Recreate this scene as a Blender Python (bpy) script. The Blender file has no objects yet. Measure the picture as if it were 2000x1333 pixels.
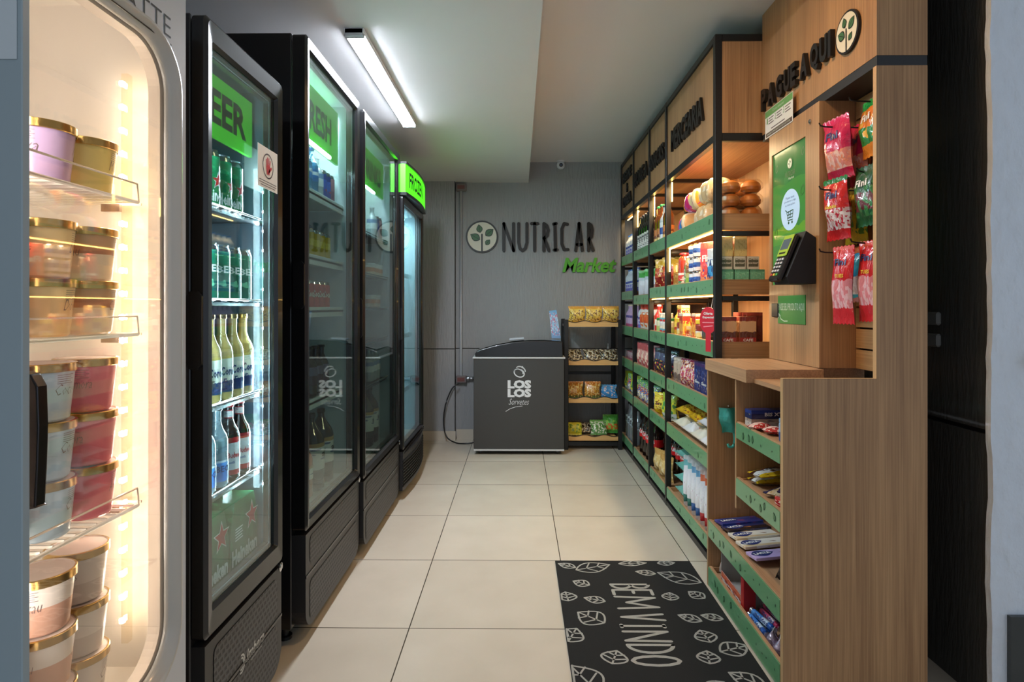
import bpy, math, random
from mathutils import Matrix, Vector
R = math.radians
PI = math.pi
scene = bpy.context.scene
COL = scene.collection

# ---------------------------------------------------------------- camera, world, exposure
cam_data = bpy.data.cameras.new('camera')
cam = bpy.data.objects.new('camera', cam_data)
COL.objects.link(cam)
cam.location = (0, 0, 1.207)
cam.rotation_euler = (R(90), 0, R(0.641))
cam_data.sensor_width = 36
cam_data.lens = 20.92
cam_data.shift_y = -0.03325
cam_data.clip_start = 0.02
scene.camera = cam

world = bpy.data.worlds.new('world')
scene.world = world
world.use_nodes = True
bg = world.node_tree.nodes['Background']
bg.inputs[0].default_value = (0.62, 0.72, 0.85, 1)
bg.inputs[1].default_value = 0.22

scene.view_settings.view_transform = 'Standard'
scene.view_settings.look = 'None'
scene.view_settings.gamma = 1
scene.view_settings.exposure = 1.65
scene.view_settings.use_curve_mapping = False

def area_light(name, loc, rot, sx, sy, power, color):
    l = bpy.data.lights.new(name, 'AREA')
    l.shape = 'RECTANGLE'; l.size = sx; l.size_y = sy
    l.energy = power; l.color = color
    o = bpy.data.objects.new(name, l)
    COL.objects.link(o); o.location = loc; o.rotation_euler = rot
    return o
# daylight of the shop front behind the viewer
area_light('shopfront_daylight', (0.4, -2.3, 1.5), (R(90), 0, 0), 3.2, 2.0, 4, (0.85, 0.92, 1.0))

# ---------------------------------------------------------------- materials
def lin(c):
    return tuple(((v/255)/12.92 if v/255 <= 0.04045 else ((v/255+0.055)/1.055)**2.4) for v in c) + (1,)
MATS = {}
def mat(name, rgb=(128,128,128), rough=0.5, metal=0.0, coat=0.0, bump=0.0, bscale=60.0, bstretch=(1,1,1), emit=None, estr=0.0, var=0.0):
    if name in MATS: return MATS[name]
    m = bpy.data.materials.new(name); m.use_nodes = True
    nt = m.node_tree; b = nt.nodes['Principled BSDF']
    b.inputs['Base Color'].default_value = lin(rgb)
    b.inputs['Roughness'].default_value = rough
    b.inputs['Metallic'].default_value = metal
    b.inputs['Coat Weight'].default_value = coat
    if emit:
        b.inputs['Emission Color'].default_value = lin(emit)
        b.inputs['Emission Strength'].default_value = estr
    if bump or var:
        tc = nt.nodes.new('ShaderNodeTexCoord'); mp = nt.nodes.new('ShaderNodeMapping')
        mp.inputs['Scale'].default_value = bstretch
        nz = nt.nodes.new('ShaderNodeTexNoise'); nz.inputs['Scale'].default_value = bscale
        nz.inputs['Detail'].default_value = 4
        nt.links.new(tc.outputs['Object'], mp.inputs[0]); nt.links.new(mp.outputs[0], nz.inputs['Vector'])
        if bump:
            bp = nt.nodes.new('ShaderNodeBump'); bp.inputs['Strength'].default_value = bump
            bp.inputs['Distance'].default_value = 0.01
            nt.links.new(nz.outputs[0], bp.inputs['Height']); nt.links.new(bp.outputs[0], b.inputs['Normal'])
        if var:
            mx = nt.nodes.new('ShaderNodeMix'); mx.data_type = 'RGBA'
            c = lin(rgb)
            mx.inputs[6].default_value = tuple(v*(1-var) for v in c[:3])+(1,)
            mx.inputs[7].default_value = tuple(min(1,v*(1+var)) for v in c[:3])+(1,)
            nt.links.new(nz.outputs[0], mx.inputs[0]); nt.links.new(mx.outputs[2], b.inputs['Base Color'])
    MATS[name] = m
    return m

def wood(name, c1, c2, axis, rough=0.45):
    """fine straight oak grain running along axis"""
    if name in MATS: return MATS[name]
    m = bpy.data.materials.new(name); m.use_nodes = True
    nt = m.node_tree; b = nt.nodes['Principled BSDF']; N = nt.nodes.new; L = nt.links.new
    tc = N('ShaderNodeTexCoord')
    def nz(sc, along, det, dist=0):
        mp = N('ShaderNodeMapping'); s = [sc, sc, sc]; s['xyz'.index(axis)] = along
        mp.inputs['Scale'].default_value = s
        n = N('ShaderNodeTexNoise'); n.inputs['Scale'].default_value = 1; n.inputs['Detail'].default_value = det
        n.inputs['Distortion'].default_value = dist
        L(tc.outputs['Object'], mp.inputs[0]); L(mp.outputs[0], n.inputs['Vector']); return n
    fine = nz(210, 3.0, 4); broad = nz(11, 0.7, 3, 0.6)
    ad = N('ShaderNodeMath'); ad.operation = 'MULTIPLY_ADD'; ad.inputs[1].default_value = 0.55
    ml = N('ShaderNodeMath'); ml.operation = 'MULTIPLY'; ml.inputs[1].default_value = 0.5
    L(broad.outputs[0], ml.inputs[0]); L(fine.outputs[0], ad.inputs[0]); L(ml.outputs[0], ad.inputs[2])
    cr = N('ShaderNodeValToRGB'); e = cr.color_ramp.elements
    e[0].position = 0.36; e[0].color = lin(c1); e[1].position = 0.66; e[1].color = lin(c2)
    L(ad.outputs[0], cr.inputs[0]); L(cr.outputs[0], b.inputs['Base Color'])
    bp = N('ShaderNodeBump'); bp.inputs['Strength'].default_value = 0.12; bp.inputs['Distance'].default_value = 0.003
    L(fine.outputs[0], bp.inputs['Height']); L(bp.outputs[0], b.inputs['Normal'])
    b.inputs['Roughness'].default_value = rough
    MATS[name] = m; return m

def glass(name, tint=(255,255,255), refl=1.0, haze=0.0):
    if name in MATS: return MATS[name]
    m = bpy.data.materials.new(name); m.use_nodes = True
    nt = m.node_tree; nt.nodes.clear(); N = nt.nodes.new; L = nt.links.new
    out = N('ShaderNodeOutputMaterial'); tr = N('ShaderNodeBsdfTransparent'); gl = N('ShaderNodeBsdfGlossy')
    tr.inputs[0].default_value = lin(tint); gl.inputs['Roughness'].default_value = 0.02
    fr = N('ShaderNodeFresnel')
    ge = N('ShaderNodeNewGeometry'); io = N('ShaderNodeMapRange')
    io.inputs['To Min'].default_value = 1.45; io.inputs['To Max'].default_value = 1/1.45
    L(ge.outputs['Backfacing'], io.inputs['Value']); L(io.outputs[0], fr.inputs[0])
    mu = N('ShaderNodeMath'); mu.operation = 'MULTIPLY_ADD'; mu.inputs[1].default_value = refl; mu.inputs[2].default_value = haze
    mu.use_clamp = True
    mx = N('ShaderNodeMixShader')
    L(fr.outputs[0], mu.inputs[0]); L(mu.outputs[0], mx.inputs[0]); L(tr.outputs[0], mx.inputs[1]); L(gl.outputs[0], mx.inputs[2])
    L(mx.outputs[0], out.inputs[0])
    MATS[name] = m; return m

def pack(name, stops, blob=None, bscale=6.0, brange=(0.15,0.7), thr=0.52, rough=0.3, blob2=None, wr=0.35):
    """printed wrapper: horizontal colour bands [(v, rgb)...] with printed shapes over part of it"""
    if name in MATS: return MATS[name]
    m = bpy.data.materials.new(name); m.use_nodes = True
    nt = m.node_tree; b = nt.nodes['Principled BSDF']; N = nt.nodes.new; L = nt.links.new
    uv = N('ShaderNodeUVMap'); uv.uv_map = 'UVMap'
    sp = N('ShaderNodeSeparateXYZ'); L(uv.outputs[0], sp.inputs[0])
    cr = N('ShaderNodeValToRGB'); cr.color_ramp.interpolation = 'CONSTANT'
    el = cr.color_ramp.elements
    el[0].position = stops[0][0]; el[0].color = lin(stops[0][1])
    while len(el) > 1: el.remove(el[-1])
    for p, c in stops[1:]:
        e = el.new(p); e.color = lin(c)
    wv = N('ShaderNodeTexNoise'); wv.inputs['Scale'].default_value = 3.0; L(uv.outputs[0], wv.inputs['Vector'])
    av = N('ShaderNodeMath'); av.operation = 'MULTIPLY_ADD'; av.inputs[1].default_value = 0.10
    sb = N('ShaderNodeMath'); sb.operation = 'SUBTRACT'; sb.inputs[1].default_value = 0.05
    L(wv.outputs[0], av.inputs[0]); L(sp.outputs[1], av.inputs[2]); L(av.outputs[0], sb.inputs[0]); L(sb.outputs[0], cr.inputs[0])
    colr = cr.outputs[0]
    def over(prev, rgb, scale, rng, t):
        nz = N('ShaderNodeTexNoise'); nz.inputs['Scale'].default_value = scale; nz.inputs['Detail'].default_value = 1.5
        L(uv.outputs[0], nz.inputs['Vector'])
        g = N('ShaderNodeMath'); g.operation = 'GREATER_THAN'; g.inputs[1].default_value = t; L(nz.outputs[0], g.inputs[0])
        g1 = N('ShaderNodeMath'); g1.operation = 'GREATER_THAN'; g1.inputs[1].default_value = rng[0]; L(sp.outputs[1], g1.inputs[0])
        g2 = N('ShaderNodeMath'); g2.operation = 'LESS_THAN'; g2.inputs[1].default_value = rng[1]; L(sp.outputs[1], g2.inputs[0])
        a = N('ShaderNodeMath'); a.operation = 'MULTIPLY'; L(g.outputs[0], a.inputs[0]); L(g1.outputs[0], a.inputs[1])
        c = N('ShaderNodeMath'); c.operation = 'MULTIPLY'; L(a.outputs[0], c.inputs[0]); L(g2.outputs[0], c.inputs[1])
        mx = N('ShaderNodeMix'); mx.data_type = 'RGBA'; mx.inputs[7].default_value = lin(rgb)
        L(c.outputs[0], mx.inputs[0]); L(prev, mx.inputs[6]); return mx.outputs[2]
    if blob: colr = over(colr, blob, bscale, brange, thr)
    if blob2: colr = over(colr, blob2, bscale*2.3, brange, thr+0.05)
    L(colr, b.inputs['Base Color'])
    b.inputs['Roughness'].default_value = rough
    b.inputs['Coat Weight'].default_value = 0.4
    if wr:
        nb = N('ShaderNodeTexNoise'); nb.inputs['Scale'].default_value = 5; nb.inputs['Detail'].default_value = 3
        nb.inputs['Distortion'].default_value = 0.8
        L(uv.outputs[0], nb.inputs['Vector'])
        bp = N('ShaderNodeBump'); bp.inputs['Strength'].default_value = wr; bp.inputs['Distance'].default_value = 0.02
        L(nb.outputs[0], bp.inputs['Height']); L(bp.outputs[0], b.inputs['Normal'])
    MATS[name] = m; return m

BLACK = mat('black_metal', (22,22,24), 0.38)
BLACKP = mat('black_plastic', (20,20,22), 0.30, coat=0.3)
BLACKM = mat('matt_black', (12,12,13), 0.6)
LETTER = mat('black_letter', (16,15,15), 0.45)
OAKZ = wood('oak_vertical', (146,108,74), (188,147,104), 'z')
OAKY = wood('oak_along_aisle', (150,113,82), (190,150,112), 'y')
OAKX = wood('oak_across', (146,108,74), (188,147,104), 'x')
WHITE = mat('white_plastic', (228,230,232), 0.4)
CHROME = mat('chrome', (200,200,205), 0.15, 1.0)
STEEL = mat('brushed_steel', (150,152,156), 0.35, 1.0)
DARKM = mat('dark_gunmetal', (70,68,70), 0.25, 1.0)
GREENR = pack('green_price_rail', [(0,(104,158,112))], None, 9, rough=0.35, wr=0.03)
PAPERW = mat('white_paper', (225,225,220), 0.7)
GOLD = mat('gold_foil', (205,170,105), 0.22, 1.0)

# ---------------------------------------------------------------- mesh builder
_text_cache = {}
def text_geo(s, bold=0.0, shear=0.0, res=2):
    k = (s, bold, shear, res)
    if k in _text_cache: return _text_cache[k]
    cu = bpy.data.curves.new('t', 'FONT'); cu.body = s; cu.size = 1; cu.offset = bold; cu.shear = shear
    cu.resolution_u = res; cu.align_x = 'CENTER'
    o = bpy.data.objects.new('t', cu); COL.objects.link(o)
    dg = bpy.context.evaluated_depsgraph_get(); dg.update()
    me = bpy.data.meshes.new_from_object(o.evaluated_get(dg))
    V = [tuple(v.co[:2]) for v in me.vertices]; F = [tuple(p.vertices) for p in me.polygons]
    E = {}
    for f in F:
        for i in range(len(f)):
            a, b2 = f[i], f[(i+1) % len(f)]
            key = (min(a,b2), max(a,b2)); E.setdefault(key, []).append((a, b2))
    B = [v[0] for v in E.values() if len(v) == 1]
    bpy.data.objects.remove(o); bpy.data.curves.remove(cu); bpy.data.meshes.remove(me)
    _text_cache[k] = (V, F, B); return _text_cache[k]

class MB:
    def __init__(s):
        s.v = []; s.f = []; s.m = []; s.uv = []; s.sm = []; s.mats = []
    def mi(s, m):
        if m not in s.mats: s.mats.append(m)
        return s.mats.index(m)
    def add(s, V, F, m, M=None, UV=None, smooth=False):
        n = len(s.v)
        for p in V: s.v.append(tuple(M @ Vector(p)) if M is not None else tuple(p))
        i = s.mi(m)
        for k, f in enumerate(F):
            s.f.append(tuple(n+a for a in f)); s.m.append(i); s.sm.append(smooth)
            s.uv.append(UV[k] if UV else None)
    def box(s, x0, x1, y0, y1, z0, z1, m, M=None, bev=0.0):
        x0, x1 = min(x0,x1), max(x0,x1); y0, y1 = min(y0,y1), max(y0,y1); z0, z1 = min(z0,z1), max(z0,z1)
        q = [(0,0),(1,0),(1,1),(0,1)]
        if bev <= 0:
            V = [(x0,y0,z0),(x1,y0,z0),(x1,y1,z0),(x0,y1,z0),(x0,y0,z1),(x1,y0,z1),(x1,y1,z1),(x0,y1,z1)]
            F = [(0,3,2,1),(4,5,6,7),(0,1,5,4),(2,3,7,6),(1,2,6,5),(3,0,4,7)]
            s.add(V, F, m, M, [q]*6); return
        b = min(bev, (x1-x0)/2.01, (y1-y0)/2.01, (z1-z0)/2.01)
        V = []; idx = {}
        for ax in range(3):
            for sx in (0,1):
                for sy in (0,1):
                    for sz in (0,1):
                        p = [x1 if sx else x0, y1 if sy else y0, z1 if sz else z0]
                        for o in range(3):
                            if o != ax: p[o] += b if (sx,sy,sz)[o] == 0 else -b
                        idx[(ax,sx,sy,sz)] = len(V); V.append(tuple(p))
        F = []; U = []
        def face(lst):
            F.append(tuple(lst)); U.append(q if len(lst) == 4 else q[:3])
        # main faces
        face([idx[(0,0,0,0)], idx[(0,0,0,1)], idx[(0,0,1,1)], idx[(0,0,1,0)]]); U[-1] = [(1,0),(1,1),(0,1),(0,0)]
        face([idx[(0,1,0,0)], idx[(0,1,1,0)], idx[(0,1,1,1)], idx[(0,1,0,1)]]); U[-1] = [(0,0),(1,0),(1,1),(0,1)]
        face([idx[(1,0,0,0)], idx[(1,1,0,0)], idx[(1,1,0,1)], idx[(1,0,0,1)]])
        face([idx[(1,0,1,0)], idx[(1,0,1,1)], idx[(1,1,1,1)], idx[(1,1,1,0)]]); U[-1] = [(1,0),(1,1),(0,1),(0,0)]
        face([idx[(2,0,0,0)], idx[(2,0,1,0)], idx[(2,1,1,0)], idx[(2,1,0,0)]])
        face([idx[(2,0,0,1)], idx[(2,1,0,1)], idx[(2,1,1,1)], idx[(2,0,1,1)]])
        # edge chamfers
        for a in range(3):
            o1, o2 = [o for o in range(3) if o != a]
            for s1 in (0,1):
                for s2 in (0,1):
                    def c(ax, t):
                        k = [0,0,0]; k[a] = t; k[o1] = s1; k[o2] = s2; return idx[(ax,)+tuple(k)]
                    face([c(o1,0), c(o1,1), c(o2,1), c(o2,0)])
        for sx in (0,1):
            for sy in (0,1):
                for sz in (0,1):
                    face([idx[(0,sx,sy,sz)], idx[(1,sx,sy,sz)], idx[(2,sx,sy,sz)]])
        # orient outward
        c0 = Vector(((x0+x1)/2,(y0+y1)/2,(z0+z1)/2))
        for k, f in enumerate(F):
            P = [Vector(V[i]) for i in f]; n = (P[1]-P[0]).cross(P[2]-P[0])
            if n.dot(sum(P, Vector())/len(P)-c0) < 0:
                F[k] = tuple(reversed(f)); U[k] = list(reversed(U[k]))
        s.add(V, F, m, M, U)
    def lathe(s, prof, m, n=24, M=None, mats=None, smooth=True, cap=True):
        """profile [(r,z)] bottom to top; mats optional per segment; each segment uses own ring of verts for crisp uv"""
        H0 = prof[0][1]; H1 = prof[-1][1]; D = (H1-H0) or 1
        for k in range(len(prof)-1):
            (r0,z0), (r1,z1) = prof[k], prof[k+1]
            mm = mats[k] if mats else m
            V = []; F = []; U = []
            for i in range(n):
                a = 2*PI*i/n; V.append((r0*math.sin(a), -r0*math.cos(a), z0)); V.append((r1*math.sin(a), -r1*math.cos(a), z1))
            for i in range(n):
                j = (i+1) % n
                F.append((2*i, 2*j, 2*j+1, 2*i+1))
                u0 = ((i/n)+0.5) % 1.0; u1 = u0+1/n; va = (z0-H0)/D; vb = (z1-H0)/D
                U.append([(u0,va),(u1,va),(u1,vb),(u0,vb)])
            s.add(V, F, mm, M, U, smooth)
        if cap:
            for (r,z), rev in ((prof[0], True), (prof[-1], False)):
                if r > 1e-5:
                    V = [(r*math.sin(2*PI*i/n), -r*math.cos(2*PI*i/n), z) for i in range(n)]
                    f = tuple(range(n)); 
                    if rev: f = tuple(reversed(f))
                    s.add(V, [f], (mats[0] if rev else mats[-1]) if mats else m, M, [[(0.5+v[0]/r/2, 0.5+v[1]/r/2) for v in ([V[i] for i in f])]])
    def tube(s, pts, r, m, n=8, M=None):
        P = [Vector(p) for p in pts]; V = []; F = []
        up = Vector((0,0,1))
        for i, p in enumerate(P):
            t = (P[min(i+1,len(P)-1)]-P[max(i-1,0)]).normalized()
            ref = up if abs(t.dot(up)) < 0.95 else Vector((1,0,0))
            a = t.cross(ref).normalized(); b = t.cross(a).normalized()
            for k in range(n):
                an = 2*PI*k/n; V.append(tuple(p + a*r*math.cos(an) + b*r*math.sin(an)))
        for i in range(len(P)-1):
            for k in range(n):
                F.append((i*n+k, i*n+(k+1) % n, (i+1)*n+(k+1) % n, (i+1)*n+k))
        F.append(tuple(range(n))); F.append(tuple(reversed([ (len(P)-1)*n+k for k in range(n)])))
        s.add(V, F, m, M, None, True)
    def prism(s, outline, y0, y1, m, M=None, smooth=False):
        """outline in local XZ, extruded in Y (front y0)"""
        n = len(outline); V = [(x,y0,z) for x,z in outline]+[(x,y1,z) for x,z in outline]
        xs = [p[0] for p in outline]; zs = [p[1] for p in outline]
        w = (max(xs)-min(xs)) or 1; h = (max(zs)-min(zs)) or 1
        u = [((x-min(xs))/w, (z-min(zs))/h) for x,z in outline]
        F = [tuple(range(n)), tuple(reversed(range(n,2*n)))]; U = [u, list(reversed(u))]
        for i in range(n):
            j = (i+1) % n; F.append((i, n+i, n+j, j)); U.append([(0,0),(0,1),(1,1),(1,0)])
        s.add(V, F, m, M, U, smooth)
    def text(s, t, size, m, M=None, depth=0.0, bold=0.0, shear=0.0, width=None, height=None, res=2, warp=None):
        V, F, B = text_geo(t, bold, shear, res)
        if not V: return
        xs = [p[0] for p in V]; ys = [p[1] for p in V]
        cx = (min(xs)+max(xs))/2; y0 = min(ys)
        sx = width/(max(xs)-min(xs)) if width else size
        sz = height/(max(ys)-y0) if height else (size if not width else sx)
        fr = [((p[0]-cx)*sx, 0.0, (p[1]-y0)*sz) for p in V]
        if warp: fr = [warp(*p) for p in fr]
        s.add(fr, F, m, M)
        if depth:
            n = len(fr); al = [(x,y-0,z) for x,y,z in fr]; bk = [(x,y+depth,z) for x,y,z in fr]
            s.add(al+bk, [(b, a, a+n, b+n) for a, b in B], m, M)
    def build(s, name, parent=None, bevel=0.0):
        me = bpy.data.meshes.new(name)
        me.from_pydata(s.v, [], s.f)
        for m in s.mats: me.materials.append(m)
        me.polygons.foreach_set('material_index', s.m)
        me.polygons.foreach_set('use_smooth', s.sm)
        ul = me.uv_layers.new(name='UVMap'); d = ul.data; k = 0
        for i, f in enumerate(s.f):
            u = s.uv[i]
            for j in range(len(f)):
                d[k].uv = u[j] if u else (s.v[f[j]][0]*5 % 1, s.v[f[j]][2]*5 % 1); k += 1
        me.update()
        o = bpy.data.objects.new(name, me); COL.objects.link(o)
        if parent: o.parent = parent
        if bevel:
            b = o.modifiers.new('bevel', 'BEVEL'); b.width = bevel; b.segments = 2; b.limit_method = 'ANGLE'; b.angle_limit = R(40)
        return o

def tag(o, label=None, cat=None, group=None, kind=None):
    if label: o['label'] = label
    if cat: o['category'] = cat
    if group: o['group'] = group
    if kind: o['kind'] = kind
    return o
def thing(name, label, cat, loc=(0,0,0), rz=0, group=None):
    o = bpy.data.objects.new(name, None); o.empty_display_size = 0.05
    COL.objects.link(o); o.location = loc; o.rotation_euler = (0,0,rz)
    return tag(o, label, cat, group)
CH = {}
def copy_tree(o, parent=None):
    c = o.copy(); COL.objects.link(c)
    if parent: c.parent = parent
    for ch in list(o.children): copy_tree(ch, c)
    return c
PROTO = {}
def place(key, builder, name, loc, rot, label, cat, group=None, scale=None):
    """first use builds the product, later uses copy it with its parts"""
    if key in PROTO: o = copy_tree(PROTO[key])
    else:
        o = builder(name); PROTO[key] = o
    o.location = loc; o.rotation_euler = rot if isinstance(rot, tuple) else (0,0,rot)
    if scale: o.scale = scale if isinstance(scale, tuple) else (scale,)*3
    else: o.scale = (1,1,1)
    tag(o, label, cat)
    if group: o['group'] = group
    elif 'group' in o: del o['group']
    return o
def rot(ax, a): return Matrix.Rotation(a, 4, ax)
def tr(x, y, z): return Matrix.Translation((x, y, z))
FACE_R = rot('Z', R(90))     # something that looks towards +x (fridge fronts)
FACE_L = rot('Z', R(-90))    # something that looks towards -x (shelf fronts)

# ---------------------------------------------------------------- small shapes
def strokes(mb, lines, w, m, M, depth=0.0):
    """hand-lettered strokes as rounded flat ribbons in the local XZ plane, lines = list of point lists"""
    for L_ in lines:
        P = [Vector((x, z)) for x, z in L_]
        for i in range(len(P)-1):
            a, b = P[i], P[i+1]; d = (b-a)
            if d.length < 1e-6: continue
            d.normalize(); n = Vector((-d.y, d.x))*w/2
            out = []
            for k in range(5):
                t = PI/2 - PI*k/4; out.append(b + d*math.cos(t)*w/2 + n*math.sin(t))
            for k in range(5):
                t = -PI/2 - PI*k/4; out.append(a + d*math.cos(t)*w/2 + n*math.sin(t))
            out = [(p.x, p.y) for p in reversed(out)]
            e = 0.00015*(i % 2)
            if depth: mb.prism(out, -e, depth, m, M)
            else: mb.add([(x,-e,z) for x,z in out], [tuple(range(len(out)))], m, M)
def circle(cx, cz, rx, rz=None, n=32, a0=0, a1=2*PI, closed=False):
    rz = rz or rx
    k = n+1 if closed or a1-a0 < 6.28 else n
    return [(cx+rx*math.cos(a0+(a1-a0)*i/n), cz+rz*math.sin(a0+(a1-a0)*i/n)) for i in range(k)]
def disc(mb, cx, cz, r, m, M, y=0.0, rz=None, n=32):
    mb.add([(x,y,z) for x,z in circle(cx,cz,r,rz,n)], [tuple(range(n))], m, M)
def leaf_outline(cx, cz, l, w, ang, n=14):
    P = []
    for i in range(n+1):
        t = i/n; P.append((t*l-l/2, math.sin(PI*t**0.85)*w/2))
    for i in range(1, n):
        t = 1-i/n; P.append((t*l-l/2, -math.sin(PI*t**0.85)*w/2))
    c, s_ = math.cos(ang), math.sin(ang)
    return [(cx+x*c-z*s_, cz+x*s_+z*c) for x,z in P]
def star(cx, cz, r, n=5):
    return [(cx+(r if i%2==0 else r*0.42)*math.sin(PI*i/n), cz+(r if i%2==0 else r*0.42)*math.cos(PI*i/n)) for i in range(2*n)]
def rr(y0, y1, z0, z1, r, n=6):
    P = []
    for cx, cz, a in ((y1-r,z0+r,-90),(y1-r,z1-r,0),(y0+r,z1-r,90),(y0+r,z0+r,180)):
        for i in range(n+1):
            t = R(a+90*i/n); P.append((cx+r*math.cos(t), cz+r*math.sin(t)))
    return P
def ring(mb, outer, inner, y0, y1, m, M=None, inset=0.0):
    """frame between two loops of equal point count in local XZ, front at y0, back at y1; inset bevels the inner rim"""
    n = len(outer)
    V = [(x,y0,z) for x,z in outer]+[(x,y0,z) for x,z in inner]+[(x,y1,z) for x,z in outer]+[(x,y1,z) for x,z in inner]
    F = []
    for i in range(n):
        j = (i+1) % n
        F += [(i,j,n+j,n+i), (2*n+j,2*n+i,3*n+i,3*n+j), (j,i,2*n+i,2*n+j), (n+i,n+j,3*n+j,3*n+i)]
    mb.add(V, F, m, M)
def plant_logo(mb, M, r, stroke=0.012, depth=0.012):
    white = mat('cream_board', (222,219,202), 0.5); leafm = mat('leaf_green_dark', (62,110,70), 0.5)
    n = 40
    mb.prism(circle(0,0,r,n=n), 0, depth, LETTER, M)
    disc(mb, 0, 0, r*0.90, white, M, -0.001, n=n)
    strokes(mb, [[(0.0,-r*0.93),(0.0,r*0.14)]], r*0.10, LETTER, M@tr(0,-0.002,0))
    for cx,cz,l,w,a in ((-0.16,0.50,0.48,0.34,100),(0.46,0.26,0.58,0.40,40),(-0.42,-0.02,0.62,0.42,150),(0.36,-0.34,0.38,0.28,50)):
        mb.add([(x*r,-0.0022,z*r) for x,z in leaf_outline(cx,cz,l*1.12,w*1.15,R(a))], [tuple(range(28))], LETTER, M)
        mb.add([(x*r,-0.0026,z*r) for x,z in leaf_outline(cx,cz,l*0.94,w*0.92,R(a))], [tuple(range(28))], leafm, M)
        c, s_ = math.cos(R(a)), math.sin(R(a))
        strokes(mb, [[((cx-c*l*0.45)*r,(cz-s_*l*0.45)*r),((cx+c*l*0.35)*r,(cz+s_*l*0.35)*r)]], r*0.03, LETTER, M@tr(0,-0.003,0))
# ================================================================ SETTING
def tile_material():
    m = bpy.data.materials.new('porcelain_tiles'); m.use_nodes = True
    nt = m.node_tree; b = nt.nodes['Principled BSDF']; N = nt.nodes.new; L = nt.links.new
    tc = N('ShaderNodeTexCoord'); mp = N('ShaderNodeMapping'); mp.inputs['Location'].default_value = (-0.199+0.61*8, -2.23+0.602*8, 0)
    br = N('ShaderNodeTexBrick'); br.offset = 0; br.squash = 1
    br.inputs['Scale'].default_value = 1; br.inputs['Brick Width'].default_value = 0.61; br.inputs['Row Height'].default_value = 0.602
    br.inputs['Mortar Size'].default_value = 0.0022; br.inputs['Mortar Smooth'].default_value = 0.1
    br.inputs['Color1'].default_value = lin((200,190,174)); br.inputs['Color2'].default_value = lin((193,183,167))
    br.inputs['Mortar'].default_value = lin((70,62,52))
    nz = N('ShaderNodeTexNoise'); nz.inputs['Scale'].default_value = 4; nz.inputs['Detail'].default_value = 6
    mx = N('ShaderNodeMix'); mx.data_type = 'RGBA'; mx.blend_type = 'MULTIPLY'; mx.inputs[0].default_value = 0.5
    cr = N('ShaderNodeValToRGB'); cr.color_ramp.elements[0].position = 0.3; cr.color_ramp.elements[0].color = (0.82,0.81,0.79,1)
    cr.color_ramp.elements[1].position = 0.7; cr.color_ramp.elements[1].color = (1,1,1,1)
    L(tc.outputs['Object'], mp.inputs[0]); L(mp.outputs[0], br.inputs[0]); L(tc.outputs['Object'], nz.inputs['Vector'])
    L(nz.outputs[0], cr.inputs[0]); L(br.outputs[0], mx.inputs[6]); L(cr.outputs[0], mx.inputs[7]); L(mx.outputs[2], b.inputs['Base Color'])
    b.inputs['Roughness'].default_value = 0.22
    bp = N('ShaderNodeBump'); bp.inputs['Strength'].default_value = 0.4; bp.inputs['Distance'].default_value = 0.002; bp.invert = True
    L(br.outputs['Fac'], bp.inputs['Height']); L(bp.outputs[0], b.inputs['Normal'])
    return m
def plaster(name, rgb, strength, scale, stretch, rough=0.75):
    m = mat(name, rgb, rough, bump=strength, bscale=scale, bstretch=stretch, var=0.07)
    return m
GREYW = plaster('grey_wall_paint', (150,151,152), 0.55, 60, (1,1,0.16), 0.5)
DARKW = plaster('charcoal_wall_paint', (62,62,60), 0.5, 60, (1,1,0.18), 0.55)
LIGHTW = plaster('pale_blue_plaster', (222,230,240), 1.0, 26, (1,1,0.6), 0.7)
CEIL = mat('ceiling_paint', (222,222,222), 0.9, bump=0.05, bscale=5, var=0.02)
TILE = tile_material()
def st(name, mb, bevel=0):
    o = mb.build(name, None, bevel); o['kind'] = 'structure'; return o
b = MB(); b.box(-1.62, 3.2, -2.6, 5.6, -0.06, 0, TILE); st('floor', b)
b = MB(); b.box(0.09, 3.2, -2.6, 5.6, 2.534, 2.60, CEIL); st('ceiling', b)
b = MB(); b.box(-1.62, 0.09, -2.6, 5.6, 2.347, 2.60, CEIL); st('ceiling_lowered', b)
b = MB()
b.box(-1.62, 1.41, 5.458, 5.6, 0, 2.534, DARKW); b.box(-0.578, 1.41, 5.45, 5.458, 0.0, 0.822, GREYW); b.box(-0.578, 1.41, 5.45, 5.458, 0.832, 2.534, GREYW)
st('wall_back', b)
b = MB()
b.box(-1.62, -0.578, 5.388, 5.458, 0, 2.347, DARKW); b.box(-1.62, -0.580, 5.38, 5.388, 0, 0.822, GREYW); b.box(-1.62, -0.580, 5.38, 5.388, 0.832, 2.347, GREYW)
st('wall_back_left', b)
b = MB(); b.box(-1.62, -0.57, 5.365, 5.379, 0, 0.085, TILE); b.box(-0.57, 1.40, 5.436, 5.449, 0, 0.087, TILE); st('baseboard_back', b)
b = MB(); b.box(-1.70, -1.62, -2.6, 5.6, 0, 2.6, GREYW); st('wall_left', b)
b = MB()
b.box(1.42, 1.56, 1.80, 5.45, 0, 2.534, BLACKM); b.box(1.41, 1.42, 1.80, 5.45, 0, 0.822, DARKW); b.box(1.41, 1.42, 1.80, 5.45, 0.836, 2.534, DARKW)
st('wall_right', b)
b = MB()
random.seed(4)
n = 60; edge = [(1.402+random.uniform(-.0025,.0025)+0.003*math.sin(i*.5), 2.534*i/n) for i in range(n+1)]
out = edge + [(3.2, 2.534), (3.2, 0)]
b.prism(list(reversed(out)), 1.78, 1.80, LIGHTW); st('wall_right_front', b)
STONE = mat('dark_stone', (62,66,66), 0.35, var=0.25, bscale=9)
b = MB(); b.box(1.447, 3.2, 1.765, 1.779, 0, 0.295, STONE); st('baseboard_right', b)

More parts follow.
